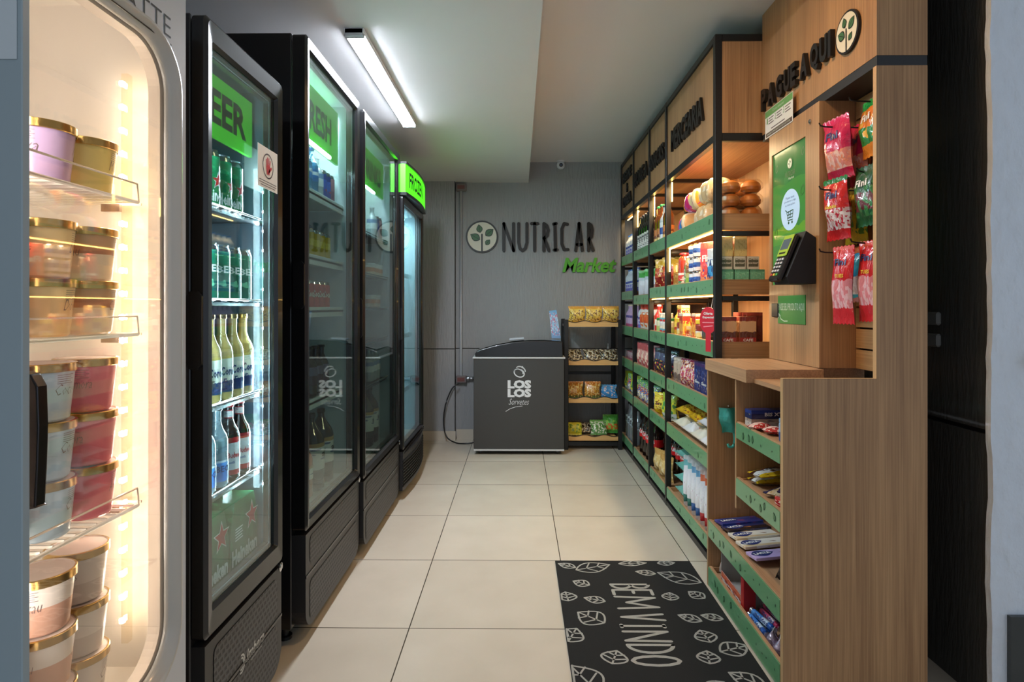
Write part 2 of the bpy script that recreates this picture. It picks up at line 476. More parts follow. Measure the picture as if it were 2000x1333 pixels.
# ceiling lamp
def led_tube(loc, label):
    t = thing('ceiling_lamp', label, 'lamp', loc)
    H = MB(); w = 0.042
    H.box(-w, w, -0.625, 0.625, -0.024, 0, WHITE, bev=0.003)
    for s_ in (-1, 1): H.box(-w*.95, w*.95, s_*0.625, s_*0.600, -0.036, -0.0, mat('lamp_end', (190,195,200), 0.4), bev=0.004)
    H.build('housing', t)
    D = MB(); prof = [(w*.92*math.cos(PI*i/8), -0.0242-0.009*math.sin(PI*i/8)) for i in range(9)]
    V = [(x,-0.598,z) for x,z in prof]+[(x,0.598,z) for x,z in prof]
    D.add(V, [(i+1,i,9+i,10+i) for i in range(8)], mat('lamp_glow', (255,255,255), 0.5, emit=(235,243,255), estr=LAMP), smooth=True)
    D.build('diffuser', t)
    return t
LAMP = 50
led_tube((-0.672, 3.04, 2.346), 'white linear tube lamp glowing on the lowered ceiling above the drinks coolers')

# unseen round lamp over the pay point, added to warm the shelf side
t = thing('ceiling_lamp', 'unseen round warm lamp added on the ceiling above the pay kiosk', 'lamp', (0.42, 1.95, 2.533))
b = MB(); b.lathe([(0.110,-0.020),(0.125,-0.016),(0.128,0)], WHITE, 32, cap=False); b.build('added_lamp_ring', t)
b = MB(); b.lathe([(0.0001,-0.017),(0.110,-0.017)], mat('added_lamp_glow', (255,220,170), 0.5, emit=(255,206,150), estr=30), 32, cap=False); b.build('diffuser', t)
# camera on the ceiling
t = thing('security_camera', 'small white dome security camera under the ceiling above the wall sign', 'camera', (0.382, 5.40, 2.533))
b = MB(); b.lathe([(0.0,-0.012),(0.036,-0.012),(0.038,0)], WHITE, 20); b.build('mount', t)
b = MB(); b.lathe([(0.001,-0.078),(0.02,-0.074),(0.034,-0.058),(0.038,-0.04),(0.034,-0.022),(0.02,-0.010)], WHITE, 20); b.build('camera_body', t)
b = MB(); b.lathe([(0.018,0),(0.018,0.012)], BLACKP, 16, tr(0,-0.026,-0.045)@rot('X',R(95))); b.lathe([(0.008,0.012),(0.008,0.014)], mat('lens',(60,80,110),0.1), 12, tr(0,-0.026,-0.045)@rot('X',R(95))); b.build('lens', t)

# conduit with boxes and cable
t = thing('electrical_conduit', 'grey metal conduit pipe running down the back wall left of the round logo', 'pipe', (-0.527, 5.43, 0))
b = MB(); b.tube([(0,0,0.58),(0,0,1.4),(0,0,2.30)], 0.0125, mat('galvanised_pipe', (165,168,172), 0.4, 0.2), 10); b.build('pipe', t)
for i, z in enumerate((2.295, 0.545)):
    b = MB(); BOXM = mat('grey_conduit_box', (120,112,112), 0.45)
    b.box(-0.045, 0.052, -0.03, 0.018, z-0.03, z+0.035, BOXM, bev=0.006)
    b.box(-0.030, 0.036, -0.033, -0.029, z-0.015, z+0.02, mat('red_brown_cover', (118,72,68), 0.5)); b.build('junction_box', t)
b = MB(); b.tube([(0.05,0,0.553),(0.14,0,0.553)], 0.017, STEEL, 10); b.lathe([(0.022,0),(0.022,0.02)], STEEL, 12, tr(0.055,0,0.553)@rot('Y',R(90))); b.build('fitting', t)
def smooth_path(P, k=8):
    out = []
    P = [Vector(p) for p in P]
    for i in range(len(P)-1):
        a = P[max(i-1,0)]; b_ = P[i]; c = P[i+1]; d = P[min(i+2,len(P)-1)]
        for j in range(k):
            t_ = j/k; out.append(tuple(0.5*((2*b_)+(-a+c)*t_+(2*a-5*b_+4*c-d)*t_*t_+(-a+3*b_-3*c+d)*t_**3)))
    out.append(tuple(P[-1])); return out
b = MB(); b.tube(smooth_path([(-0.54,5.37,0.52),(-0.60,5.345,0.47),(-0.655,5.33,0.33),(-0.672,5.32,0.17),(-0.64,5.29,0.05),(-0.55,5.24,0.008),(-0.45,5.22,0.008),(-0.36,5.24,0.02)]), 0.006, BLACKP, 8)
tag(b.build('power_cable'), 'thin black power cable looping from the conduit box down to the floor', 'cable')

# wall sign
t = thing('wall_sign', 'NUTRICAR Market lettering with round plant logo on the grey back wall', 'sign', (0, 5.449, 0))
M0 = tr(0,-0.013,0)
b = MB(); plant_logo(b, tr(-0.335,-0.014,1.207+137*5.45/1162), 0.148); b.build('round_logo', t)
def PX(x0, x1, chars):  # glyph box helper in metres on the wall
    return x0, x1
Z0, Z1 = 1.712, 1.980
def Lx(u): return (u-1013)*5.45/1162
gl = {
 'N': (982,1005,[[(0,0),(0,1)],[(0,1),(1,0)],[(1,0),(1,1)]]),
 'U': (1011,1031,[[(0,1),(0,.3),(.15,.08),(.45,0),(.8,.08),(1,.3),(1,1)]]),
 'T': (1036,1052,[[(0,1),(1,1)],[(.5,1),(.5,0)]]),
 'R': (1060,1073,[[(0,0),(0,1),(.6,.93),(.95,.75),(.7,.55),(0,.45)],[(.15,.45),(1.1,0)]]),
 'I': (1079,1088,[[(0,.98),(1,1)],[(.5,.98),(.7,.02)],[(.2,.02),(1.4,.03)]]),
 'C': (1095,1110,[[(1,.97),(.4,1),(0,.8),(0,.25),(.4,.03),(1.1,.04)]]),
 'A': (1122,1139,[[(0,0),(.5,1)],[(.5,1),(1,0)],[(.2,.22),(.85,.22)]]),
 'Q': (1147,1158,[[(0,0),(0,1),(.7,.93),(1,.75),(.8,.5),(0,.4)],[(.2,.4),(1.3,0)]]),
}
for k, (u0,u1,ls) in gl.items():
    b = MB(); x0, x1 = Lx(u0+2), Lx(u1-2)
    pts = [[(x0+(x1-x0)*px, Z0+0.01+(Z1-Z0-0.02)*pz) for px,pz in l] for l in ls]
    strokes(b, pts, 0.028, LETTER, tr(0,-0.016,0), 0.016); b.build('letter', t)
b = MB(); GRN = mat('lime_green_letter', (84,170,44), 0.5)
b.text('Market', 1, GRN, tr(0.645,-0.016,1.522), depth=0.016, bold=0.03, shear=0.25, width=0.49, height=0.135, res=3)
b.build('green_lettering', t)

# ================================================================ COOLERS
def perforated(name, base=(66,66,68)):
    if name in MATS: return MATS[name]
    m = bpy.data.materials.new(name); m.use_nodes = True
    nt = m.node_tree; bs = nt.nodes['Principled BSDF']; N = nt.nodes.new; L = nt.links.new
    uv = N('ShaderNodeUVMap'); uv.uv_map = 'UVMap'
    br = N('ShaderNodeTexBrick'); br.offset = 0.5; br.inputs['Scale'].default_value = 1
    br.inputs['Brick Width'].default_value = 0.021; br.inputs['Row Height'].default_value = 0.017
    br.inputs['Mortar Size'].default_value = 0.0042; br.inputs['Mortar Smooth'].default_value = 0.2
    br.inputs['Color1'].default_value = lin((5,5,6)); br.inputs['Color2'].default_value = lin((5,5,6)); br.inputs['Mortar'].default_value = lin(base)
    L(uv.outputs[0], br.inputs[0]); L(br.outputs[0], bs.inputs['Base Color'])
    bp = N('ShaderNodeBump'); bp.inputs['Strength'].default_value = 1; bp.inputs['Distance'].default_value = 0.006
    L(br.outputs['Fac'], bp.inputs['Height']); L(bp.outputs[0], bs.inputs['Normal']); bs.inputs['Roughness'].default_value = 0.45
    MATS[name] = m; return m
PERF = perforated('perforated_grille')
DOORB = mat('door_frame_black', (15,15,17), 0.28, coat=0.3)
COLDG = glass('cooler_glass', (225,240,240), 1.35, 0.02)
ALU = mat('aluminium_spacer', (165,172,176), 0.3, 0.9)
def grille_patch(mb, y0, y1, z0, z1, r, x, bulge=None):
    o = rr(y0, y1, z0, z1, r, 5); n = len(o)
    cy = (y0+y1)/2
    f = lambda yy: x+(bulge(yy) if bulge else 0)
    if not bulge:
        mb.add([(f(p[0]),p[0],p[1]) for p in o], [tuple(range(n))], PERF, None, [o])

def cooler(name, label, xf, y0, y1, z_base_top, z_door_top, glass_z, depth, interior, base_split, frame=0.045, stile=0.042, cat='cooler', shelves=(), shelf_style='wire', bottom_in=None, door_t=0.052, header=None, ilight=None, handle_z=(1.06,1.25)):
    """front plane xf faces +x; y0 near, y1 far"""
    t = thing(name, label, cat, (xf-depth/2, (y0+y1)/2, 0)); ox, oy = -(xf-depth/2), -(y0+y1)/2
    T_ = tr(ox, oy, 0)
    xb = xf-door_t-0.004; xr = xf-depth
    w = 0.035
    inz0 = bottom_in or z_base_top+0.03
    b = MB()
    b.box(xr, xb, y0, y0+w, 0.06, z_door_top, BLACKP, T_, 0.003); b.box(xr, xb, y1-w, y1, 0.06, z_door_top, BLACKP, T_, 0.003)
    b.box(xr, xr+w, y0+w, y1-w, 0.06, z_door_top, BLACKP, T_); b.box(xr+w, xb, y0+w, y1-w, z_door_top-w, z_door_top, BLACKP, T_)
    b.box(xr+w, xb-0.002, y0+w, y1-w, 0.06, inz0, BLACKP, T_)
    b.build('cabinet', t)
    b = MB(); e = 0.004
    b.box(xr+w, xr+w+e, y0+w, y1-w, inz0, z_door_top-w, interior, T_); b.box(xr+w, xb, y0+w, y0+w+e, inz0, z_door_top-w, interior, T_)
    b.box(xr+w, xb, y1-w-e, y1-w, inz0, z_door_top-w, interior, T_); b.box(xr+w, xb, y0+w, y1-w, z_door_top-w-e, z_door_top-w, interior, T_)
    b.box(xr+w, xb, y0+w, y1-w, inz0, inz0+e, interior, T_)
    b.build('inner_lining', t)
    # door
    zt = z_door_top; zb = z_base_top+0.012
    gz0, gz1 = glass_z; gy0, gy1 = y0+stile, y1-stile
    d = MB(); F = T_@tr(xf,0,0)@FACE_R
    n = 5
    def loop(a0,a1,b0,b1,r): return rr(a0,a1,b0,b1,r,n)
    o1 = loop(y0,y1,zb,zt,0.018); o2 = loop(y0+0.010,y1-0.010,zb+0.010,zt-0.010,0.014); i1 = loop(gy0-0.008,gy1+0.008,gz0-0.008,gz1+0.008,0.006); i2 = loop(gy0,gy1,gz0,gz1,0.004)
    V = []; m_ = len(o1)
    for lp, yy in ((o1,door_t),(o1,0.008),(o2,0.0),(i1,0.004),(i2,0.014),(i2,door_t)): V += [(p[0],yy,p[1]) for p in lp]
    Fc = []
    for k in range(5):
        for i in range(m_):
            j = (i+1) % m_; Fc.append((k*m_+i, k*m_+j, (k+1)*m_+j, (k+1)*m_+i))
    Fc += [(5*m_+i, 5*m_+(i+1) % m_, (i+1) % m_, i) for i in range(m_)]
    d.add(V, Fc, DOORB, F)
    door = d.build('door', t)
    g = MB(); g.box(gy0-0.002, gy1+0.002, 0.016, 0.019, gz0-0.002, gz1+0.002, COLDG, F)
    g.build('door_glass', door)
    g = MB()
    q = 0.010
    ring(g, rr(gy0,gy1,gz0,gz1,0.004,n), rr(gy0+q,gy1-q,gz0+q,gz1-q,0.004,n), 0.024, 0.045, ALU, F)
    ring(g, rr(gy0+q,gy1-q,gz0+q,gz1-q,0.004,n), rr(gy0+q+0.004,gy1-q-0.004,gz0+q+0.004,gz1-q-0.004,0.004,n), 0.028, 0.042, BLACKP, F)
    g.build('spacer', door)
    # pull handle on the near edge of the door
    hz0, hz1 = handle_z
    g = MB(); g.prism([(xf-0.046,hz0+.012),(xf-0.036,hz0),(xf-0.018,hz0),(xf-0.008,hz0+.012),(xf-0.008,hz1-.012),(xf-0.018,hz1),(xf-0.036,hz1),(xf-0.046,hz1-.012)], y0-0.008, y0+0.0005, BLACKP, T_)
    g.build('handle', door)
    # base
    g = MB(); bt = z_base_top; xg = xf-0.006
    o = [p for p in rr(y0+0.004, y1-0.004, 0.055, bt, 0.001, 3)]
    lp = []
    for cz in (0,):
        r_ = 0.07
        for i in range(7): a = R(-90+90*i/6); lp.append((y1-0.004-r_+r_*math.cos(a), 0.05+r_+r_*math.sin(a)))
        lp += [(y1-0.004, bt), (y0+0.004, bt)]
        for i in range(7): a = R(180+90*i/6); lp.append((y0+0.004+r_+r_*math.cos(a), 0.05+r_+r_*math.sin(a)))
    g.prism(lp, 0.006, 0.07, mat('grille_frame', (34,34,36), 0.4), F)
    for (a, b_) in base_split:
        rrp = rr(y0+0.045, y1-0.04, a, b_, 0.022, 5)
        g.add([(p[0],0.0045,p[1]) for p in rrp], [tuple(range(len(rrp)))], PERF, F, [rrp])
    z = base_split[0][1] if len(base_split) == 1 else (base_split[0][1]+base_split[1][0])/2
    g.box(y0+0.004, y1-0.004, 0.0035, 0.0065, z-0.004, z+0.004, BLACKP, F)
    g.build('grille', t)
    for yy in (y0+0.06, y1-0.06):
        for xx in (xf-0.10, xr+0.08):
            g = MB(); g.lathe([(0.024,0.0005),(0.024,0.012),(0.012,0.014),(0.012,0.06)], BLACKP, 12, T_@tr(xx,yy,0)); g.build('foot', t)
    g = MB(); g.lathe([(0.012,0),(0.014,0.004),(0.008,0.006)], CHROME, 14, F@tr(y1-0.03,-0.0,zb-0.008)@rot('X',R(90))); g.build('lock', t)
    # shelves
    for sz in shelves:
        s_ = MB(); sy0, sy1 = y0+w+0.006, y1-w-0.006; sx0, sx1 = xr+w+0.006, xb-0.012
        if shelf_style == 'wire':
            WR = mat('chrome_wire', (190,195,198), 0.25, 1.0)
            nn = int((sy1-sy0)/0.03)
            for i in range(nn+1):
                yy = sy0+(sy1-sy0)*i/nn; s_.box(sx0, sx1, yy-0.0015, yy+0.0015, sz-0.004, sz-0.001, WR, T_)
            for xx in (sx0+.005, (sx0+sx1)/2, sx1-.005): s_.box(xx-0.004, xx+0.004, sy0, sy1, sz-0.012, sz-0.004, WR, T_)
            s_.tube([(sx1,sy0,sz+0.006),(sx1,sy1,sz+0.006)], 0.003, WR, 6, T_)
            s_.box(sx0, sx1-0.02, sy0, sy1, sz-0.0045, sz-0.0038, mat('shelf_mesh_dark', (60,66,70), 0.5), T_)
        else:
            SW = mat('white_shelf', (215,222,224), 0.4)
            s_.box(sx0, sx1, sy0, sy1, sz-0.010, sz-0.001, SW, T_); s_.box(sx1-0.004, sx1, sy0, sy1, sz-0.030, sz+0.012, SW, T_, 0.0015)
        s_.build('shelf', t)
    return t, T_, F, dict(xb=xb, xr=xr, w=w)

def header_sign(t, T_, xp, y0, y1, z0, z1, text, tw, th, strength=1.2, dark=1.0):
    g = MB(); GM = mat('green_lightbox_%d' % int(strength*100), (60,160,30), 0.4, emit=(90,225,45), estr=strength)
    F = T_@tr(xp,0,0)@FACE_R
    g.box(y0, y1, 0, 0.012, z0, z1, GM, F)
    g.text(text, 1, mat('header_letter', (26,46,26), 0.5), F@tr((y0+y1)/2,-0.0015,(z0+z1)/2-th/2), width=tw, height=th, bold=0.035)
    return g.build('header_sign', t)
def led_column(t, T_, x, y, z0, z1, n, color, estr, power, name='led_strip', nrm=(1,0)):
    g = MB()
    g.box(x-0.006, x+0.006, y-0.004, y+0.004, z0, z1, mat('led_profile', (205,210,214), 0.4), T_)
    EM = mat('led_dot_%s' % name+str(int(estr)), color, 0.5, emit=color, estr=estr)
    for i in range(n):
        z = z0+(z1-z0)*(i+0.5)/n
        g.lathe([(0.0001,-0.0045),(0.0045,-0.002),(0.0045,0.002),(0.0001,0.0045)], EM, 8, T_@tr(x,y-0.007,z))
    o = g.build(name, t)
    return o

DARKIN = mat('dark_blue_lining', (84,106,120), 0.35)
WHITEIN = mat('white_lining', (205,218,222), 0.45)
# 1: beer cooler
t, T_, F, D = cooler('display_cooler', 'nearest black upright cooler with a green BEER header and bright cold light strip', -0.76, 1.44, 1.916, 0.375, 1.925, (0.455,1.862), 0.66, DARKIN,
    [(0.065,0.205),(0.225,0.35)], shelves=(1.476,1.222,0.940,0.700), handle_z=(1.055,1.245), door_t=0.036)
header_sign(t, T_, -0.835, 1.48, 1.855, 1.675, 1.845, 'BEER', 0.29, 0.095, 0.13)
led_column(t, T_, -0.803, 1.8725, 0.62, 1.66, 17, (225,240,255), 45, 0)
g = MB(); g.text('Imbera', 1, mat('silver_print', (190,192,190), 0.35, 0.5), F@tr(1.72,0.004,0.208), width=0.115, height=0.032, bold=0.02, shear=0.3)
g.text('REFRIGERATION', 1, MATS['silver_print'], F@tr(1.725,0.004,0.196), width=0.07, height=0.006)
for k,(r0) in enumerate((0.02,0.013)):
    strokes(g, [[(1.632+r0*math.cos(R(a)),0.222+r0*1.2*math.sin(R(a))) for a in range(-110,100,20)]], 0.005, MATS['silver_print'], F@tr(0,0.004,0))
g.build('maker_mark', t)
# paper sign with a hand
def hand_sticker(t_loc):
    g = MB(); M = tr(*t_loc)@FACE_R
    g.box(-0.07,0.07,-0.0008,0,-0.062,0.062, PAPERW, M)
    RED = mat('red_print', (190,40,44), 0.5); DK = mat('dark_print', (60,40,44), 0.5)
    P = circle(0,0.008,0.036,n=30)+[circle(0,0.008,0.036,n=30)[0]]
    strokes(g, [P], 0.004, DK, M@tr(0,-0.0012,0))
    for dx, l, a in ((-0.012,0.020,100),(-0.004,0.026,93),(0.005,0.026,87),(0.013,0.020,78)):
        strokes(g, [[(dx*0.8,0.006),(dx*0.8+l*math.cos(R(a)),0.006+l*math.sin(R(a)))]], 0.006, RED, M@tr(0,-0.0014,0))
    strokes(g, [[(-0.010,0.006),(-0.006,-0.014)],[(0.010,0.006),(0.006,-0.014)],[(0,0.008),(0,-0.012)],[(0.008,-0.006),(0.022,0.006)]], 0.009, RED, M@tr(0,-0.0015,0))
    strokes(g, [[(-0.06,-0.040),(0.06,-0.040)],[(-0.06,-0.047),(0.06,-0.047)],[(-0.05,-0.054),(0.05,-0.054)]], 0.002, DK, M@tr(0,-0.0012,0))
    return g.build('paper_notice')
tag(hand_sticker((-0.757, 1.787, 1.623)), 'small white paper notice with a red hand in a circle on the beer cooler door', 'notice')
# 2
t2, T_, F, D = cooler('display_cooler', 'tallest black upright cooler marked FRESH, holding blue bottles and yellow cans', -0.75, 2.10, 2.81, 0.395, 2.18, (0.448,2.130), 0.70, WHITEIN,
    [(0.075,0.215),(0.275,0.375)], shelves=(1.665,1.405,1.195,0.83), shelf_style='plate', handle_z=(1.20,1.37))
header_sign(t2, T_, -0.835, 2.20, 2.74, 1.86, 2.10, 'FRESH', 0.34, 0.12, 0.16)
g = MB(); g.box(-0.832,-0.822,2.16,2.60,1.855,1.868, mat('cooler_tube', (255,255,255), 0.5, emit=(225,240,245), estr=9), T_); g.build('light_tube', t2)
# 3
t3, T_, F, D = cooler('display_cooler', 'dim black upright cooler with sparse shelves between the FRESH and FROZEN coolers', -0.735, 2.83, 3.68, 0.37, 2.155, (0.425,2.105), 0.70, WHITEIN,
    [(0.075,0.205),(0.265,0.35)], shelves=(1.60,1.38,1.20,1.02,0.78), shelf_style='wire', handle_z=(1.06,1.25))
header_sign(t3, T_, -0.825, 3.06, 3.62, 1.86, 2.07, 'DRINKS', 0.40, 0.11, 0.14)
g = MB(); g.box(-0.822,-0.812,2.90,3.36,1.845,1.857, mat('cooler_tube', (255,255,255), 0.5), T_); g.build('light_tube', t3)
# 4 frozen, with curved header
t4, T_, F, D = cooler('display_freezer', 'shorter black upright freezer with a curved glowing green FROZEN header', -0.715, 3.70, 4.47, 0.30, 1.905, (0.335,1.86), 0.68, mat('ice_lining',(190,215,222),0.5),
    [(0.075,0.24)], shelves=(), shelf_style='wire', handle_z=(1.0,1.2), cat='freezer')
def bulge(yy, d=0.024): s_ = (yy-3.70)/0.77; return d*math.sin(PI*min(max(s_,0),1))
g = MB(); NB = 16; ys = [3.70+0.77*i/NB for i in range(NB+1)]
GM = mat('green_lightbox_bright', (60,190,20), 0.4, emit=(70,225,25), estr=0.6)
def curved(mb, z0, z1, xo, mm, ext=0.0, back=-0.12):
    V = []; 
    for yy in ys: V += [(-0.715+xo+bulge(yy), yy, z0), (-0.715+xo+bulge(yy), yy, z1), (-0.715+back, yy, z0), (-0.715+back, yy, z1)]
    Fc = []
    for i in range(NB):
        a, c = 4*i, 4*i+4
        Fc += [(a,c,c+1,a+1),(a+1,c+1,c+3,a+3),(a+2,c+2,c,a)]
    Fc += [(0,1,3,2),(4*NB+2,4*NB+3,4*NB+1,4*NB)]
    mb.add(V, Fc, mm, T_)
g = MB(); curved(g, 1.925, 2.10, 0.01, GM)
tx = MB(); tx.text('FROZEN', 1, mat('header_letter', (26,46,26), 0.5), None, width=0.42, height=0.10, bold=0.03)
g.add([(-0.715+0.0125+bulge(3.99+x), 3.99+x, 1.965+z) for x,y,z in tx.v], tx.f, MATS['header_letter'], T_)
g.build('header_sign', t4)
g = MB(); curved(g, 1.905, 1.925, 0.016, BLACKP); curved(g, 2.10, 2.115, 0.016, BLACKP); g.build('header_trim', t4)
g = MB(); curved(g, 0.06, 0.285, -0.008, mat('grille_frame', (34,34,36), 0.4), back=-0.03)
for k in range(9):
    z = 0.085+0.019*k; curved(g, z, z+0.008, -0.002, BLACKM, back=-0.01)
g.build('curved_grille', t4)
g = MB()
for k in range(2): g.box(-0.85-0.05*k,-0.842-0.05*k,3.78,4.38,1.845,1.853, mat('freezer_tube', (255,255,255), 0.5, emit=(215,240,255), estr=14), T_)
g.build('light_tube', t4)
for sz in (1.42, 1.0, 0.62):
    g = MB()
    for k in range(12):
        xx = -0.83-0.04*k; g.box(xx-.002, xx+.002, 3.745, 4.425, sz, sz+.004, WHITE, T_)
    g.box(-0.80,-0.795,3.745,4.425,sz-0.01,sz+0.02, glass('clear_strip',(220,240,240),0.8,0.05), T_); g.build('shelf', t4)
# lamps inside the coolers (the cold strips they carry, plus an added near-side fill)
def inner_lamp(parent_xy, loc, rotz, sx, sy, p, col, rx=90):
    return area_light('cooler_lamp_and_fill', loc, (R(rx), 0, rotz), sx, sy, p, col)
inner_lamp(None, (-0.815,1.855,1.14), 0, 0.02, 1.0, 2.4, (0.80,0.92,1.0), rx=-90)
area_light('cooler_lamp_and_fill', (-0.815, 1.490, 1.14), (R(90), 0, R(12)), 0.02, 1.1, 2.4, (0.78,0.90,1.0))  # unseen near-side fill, added to brighten the beer cooler's contents
area_light('cooler_lamp_and_fill', (-0.87, 2.42, 2.10), (0, R(-6), 0), 0.05, 0.6, 3.0, (0.85,0.95,1.0))
area_light('cooler_lamp_and_fill', (-0.90, 3.24, 2.08), (0, R(-6), 0), 0.05, 0.6, 2.0, (0.85,0.95,1.0))
area_light('cooler_lamp_and_fill', (-0.93, 4.08, 1.84), (0, 0, 0), 0.10, 0.6, 4.5, (0.80,0.94,1.0))

# ---------------------------------------------------------------- white ice cream freezer at the left
WENAM = mat('white_enamel', (186,192,200), 0.32, coat=0.3)
CREAMIN = mat('cream_lining', (232,226,218), 0.4)
t0 = thing('gelato_freezer', 'white enamel upright freezer with arched glass door full of ice cream tubs', 'freezer', (-1.1, 1.03, 0)); T0 = tr(1.1, -1.03, 0)
xf = -0.76; y0, y1 = 0.72, 1.356
b = MB()
b.box(-1.42,-0.815,y0,y0+.035,0.06,2.15, WENAM, T0, 0.003); b.box(-1.42,-0.815,y1-.035,y1,0.06,2.15, WENAM, T0, 0.003)
b.box(-1.42,-1.385,y0+.035,y1-.035,0.06,2.15, WENAM, T0); b.box(-1.385,-0.815,y0+.035,y1-.035,1.93,2.15, WENAM, T0); b.box(-1.385,-0.815,y0+.035,y1-.035,0.06,0.40, WENAM, T0)
b.box(-1.35,-0.85,y0+.05,y1-.05,0.0005,0.06, BLACKM, T0)
b.build('cabinet', t0)
b = MB()
b.box(-1.385,-1.381,y0+.035,y1-.035,0.40,1.93, CREAMIN, T0); b.box(-1.385,-0.815,y1-.039,y1-.035,0.40,1.93, CREAMIN, T0); b.box(-1.385,-0.815,y0+.035,y0+.039,0.40,1.93, CREAMIN, T0)
b.box(-1.385,-0.815,y0+.035,y1-.035,0.40,0.404, CREAMIN, T0); b.box(-1.385,-0.815,y0+.035,y1-.035,1.88,1.884, CREAMIN, T0)
b.build('inner_lining', t0)
FW = T0@tr(xf,0,0)@FACE_R
d = MB(); n = 10
oy0, oy1, oz0, oz1 = 0.800, 1.300, 0.425, 1.772
loops = [(rr(y0+.002,y1-.002,0.12,2.14,0.01,n),0.05),(rr(y0+.002,y1-.002,0.12,2.14,0.01,n),0.004),(rr(y0+.006,y1-.006,0.124,2.136,0.01,n),0.0),
         (rr(oy0-.030,oy1+.026,oz0-.026,oz1+.030,0.125,n),0.0)]
V = []; m_ = 4*(n+1)
for lp, yy in loops: V += [(p[0],yy,p[1]) for p in lp]
Fc = []
for k in range(3):
    for i in range(m_): j = (i+1) % m_; Fc.append((k*m_+i,k*m_+j,(k+1)*m_+j,(k+1)*m_+i))
d.add(V, Fc, WENAM, FW)
lps = [((-.030,.026),0.0,0.125),((-.024,.020),-0.010,0.118),((-.014,.012),-0.010,0.108),((-.008,.006),0.004,0.102),((-.004,.003),0.006,0.10),((0,0),0.020,0.096)]
V = []
for (a, c), yy, r_ in lps: V += [(p[0],yy,p[1]) for p in rr(oy0+a,oy1+c,oz0+a,oz1-a,r_,n)]
Fc = []
for k in range(5):
    for i in range(m_): j = (i+1) % m_; Fc.append((k*m_+i,k*m_+j,(k+1)*m_+j,(k+1)*m_+i))
d.add(V, Fc, mat('door_rim', (176,176,172), 0.3, coat=0.4), FW, None, True)
d.text('GELATTE', 1, BLACKP, FW@tr(1.155,-0.0012,1.792), width=0.27, height=0.045, bold=-0.012)
d.box(0.95,1.292,-0.0015,-0.0005,1.775+0.003,1.781, BLACKP, FW)
door = d.build('door', t0)
d = MB(); gl_ = rr(oy0-.002,oy1+.002,oz0-.002,oz1+.002,0.096,n); d.prism(gl_, 0.012, 0.016, glass('freezer_glass', (250,246,240), 1.1, 0.03), FW); d.build('door_glass', door)
d = MB(); ring(d, rr(oy0-.01,oy1+.01,oz0-.01,oz1+.01,0.10,n), rr(oy0+.006,oy1-.008,oz0+.006,oz1-.006,0.09,n), 0.024, 0.05, mat('door_gasket', (200,188,176), 0.5), FW); d.build('gasket', door)
# handle
d = MB(); HP = [(0,0.0,0.145),(0,-0.034,0.14),(0,-0.045,0.12),(0,-0.046,0.0),(0,-0.044,-0.06)]
hx = 0.875
d.box(hx-0.010,hx+0.010,-0.030,0.0,1.035,1.105, DARKM, FW, 0.004)
V = []; 
path = [(-0.020,1.112),(-0.040,1.108),(-0.050,1.090),(-0.052,1.03),(-0.050,0.97),(-0.047,0.912)]
for yy, z in path: V += [(hx-0.011,yy-.004,z),(hx+0.006,yy-.006,z),(hx+0.011,yy,z),(hx+0.009,yy+.014,z-.004),(hx-0.009,yy+.014,z-.004)]
Fc = []
for k in range(len(path)-1):
    for i in range(5): j = (i+1) % 5; Fc.append((k*5+i,k*5+j,(k+1)*5+j,(k+1)*5+i))
Fc += [(0,1,2,3,4),(25+4,25+3,25+2,25+1,25)]
d.add(V, Fc, DARKM, FW, None, False)
d.build('handle', door, 0.002)
for sz in (1.435, 1.152, 0.785):
    b = MB(); CW = mat('clear_shelf', (224,218,208), 0.2)
    for k in range(20): yy = y0+0.05+0.0275*k; b.box(-1.34,-0.825,yy-.0015,yy+.0015,sz-.006,sz-.001, CW, T0)
    b.tube([(-0.815,y0+.05,sz+0.035),(-0.815,1.262,sz+0.035),(-0.815,1.268,sz-0.003),(-0.84,1.268,sz-0.004)], 0.0022, CW, 6, T0)
    b.tube([(-0.818,y0+.05,sz-0.004),(-0.818,1.268,sz-0.004)], 0.004, CW, 6, T0)
    b.box(-0.90,-0.86,1.292,1.30,sz-0.022,sz-0.006, mat('bracket', (150,120,100), 0.4), T0@tr(0,-.02,0))
    b.build('shelf', t0)
b = MB(); b.box(-0.864,-0.850,1.284,1.300,0.475,1.715, glass('strip_cover',(255,250,240),0.6,0.05), T0)
EM = mat('warm_led', (255,244,230), 0.5, emit=(255,242,224), estr=20)
for i in range(24):
    z = 1.690-0.0505*i; b.lathe([(0.0001,-0.007),(0.006,-0.004),(0.006,0.004),(0.0001,0.007)], EM, 10, T0@tr(-0.857,1.277,z))
b.build('led_strip', t0)
area_light('freezer_strip_and_fill', (-0.857,1.272,1.09), (R(-90),0,0), 0.02, 1.2, 0.16, (1.0,0.94,0.88))
area_light('freezer_strip_and_fill', (-0.835,0.775,1.09), (R(90),0,R(14)), 0.02, 1.2, 2.0, (1.0,0.95,0.91))  # unseen second strip, added to light the tubs from the near side

# flat panel at the picture's left edge
b = MB(); PB = mat('blue_grey_panel', (150,166,174), 0.45)
b.box(-1.15,-0.497,0.590,0.60,0.0,2.2, PB, None, 0.001)
tag(b.build('panel'), 'smooth blue-grey upright panel at the far left edge beside the white freezer', 'panel')
b = MB(); b.box(-0.62,-0.5015,0.5885,0.5895,1.455,1.66, mat('pale_paper', (196,206,212), 0.6)); tag(b.build('paper_sheet'), 'blank pale paper sheet stuck on the blue-grey panel at upper left', 'paper')

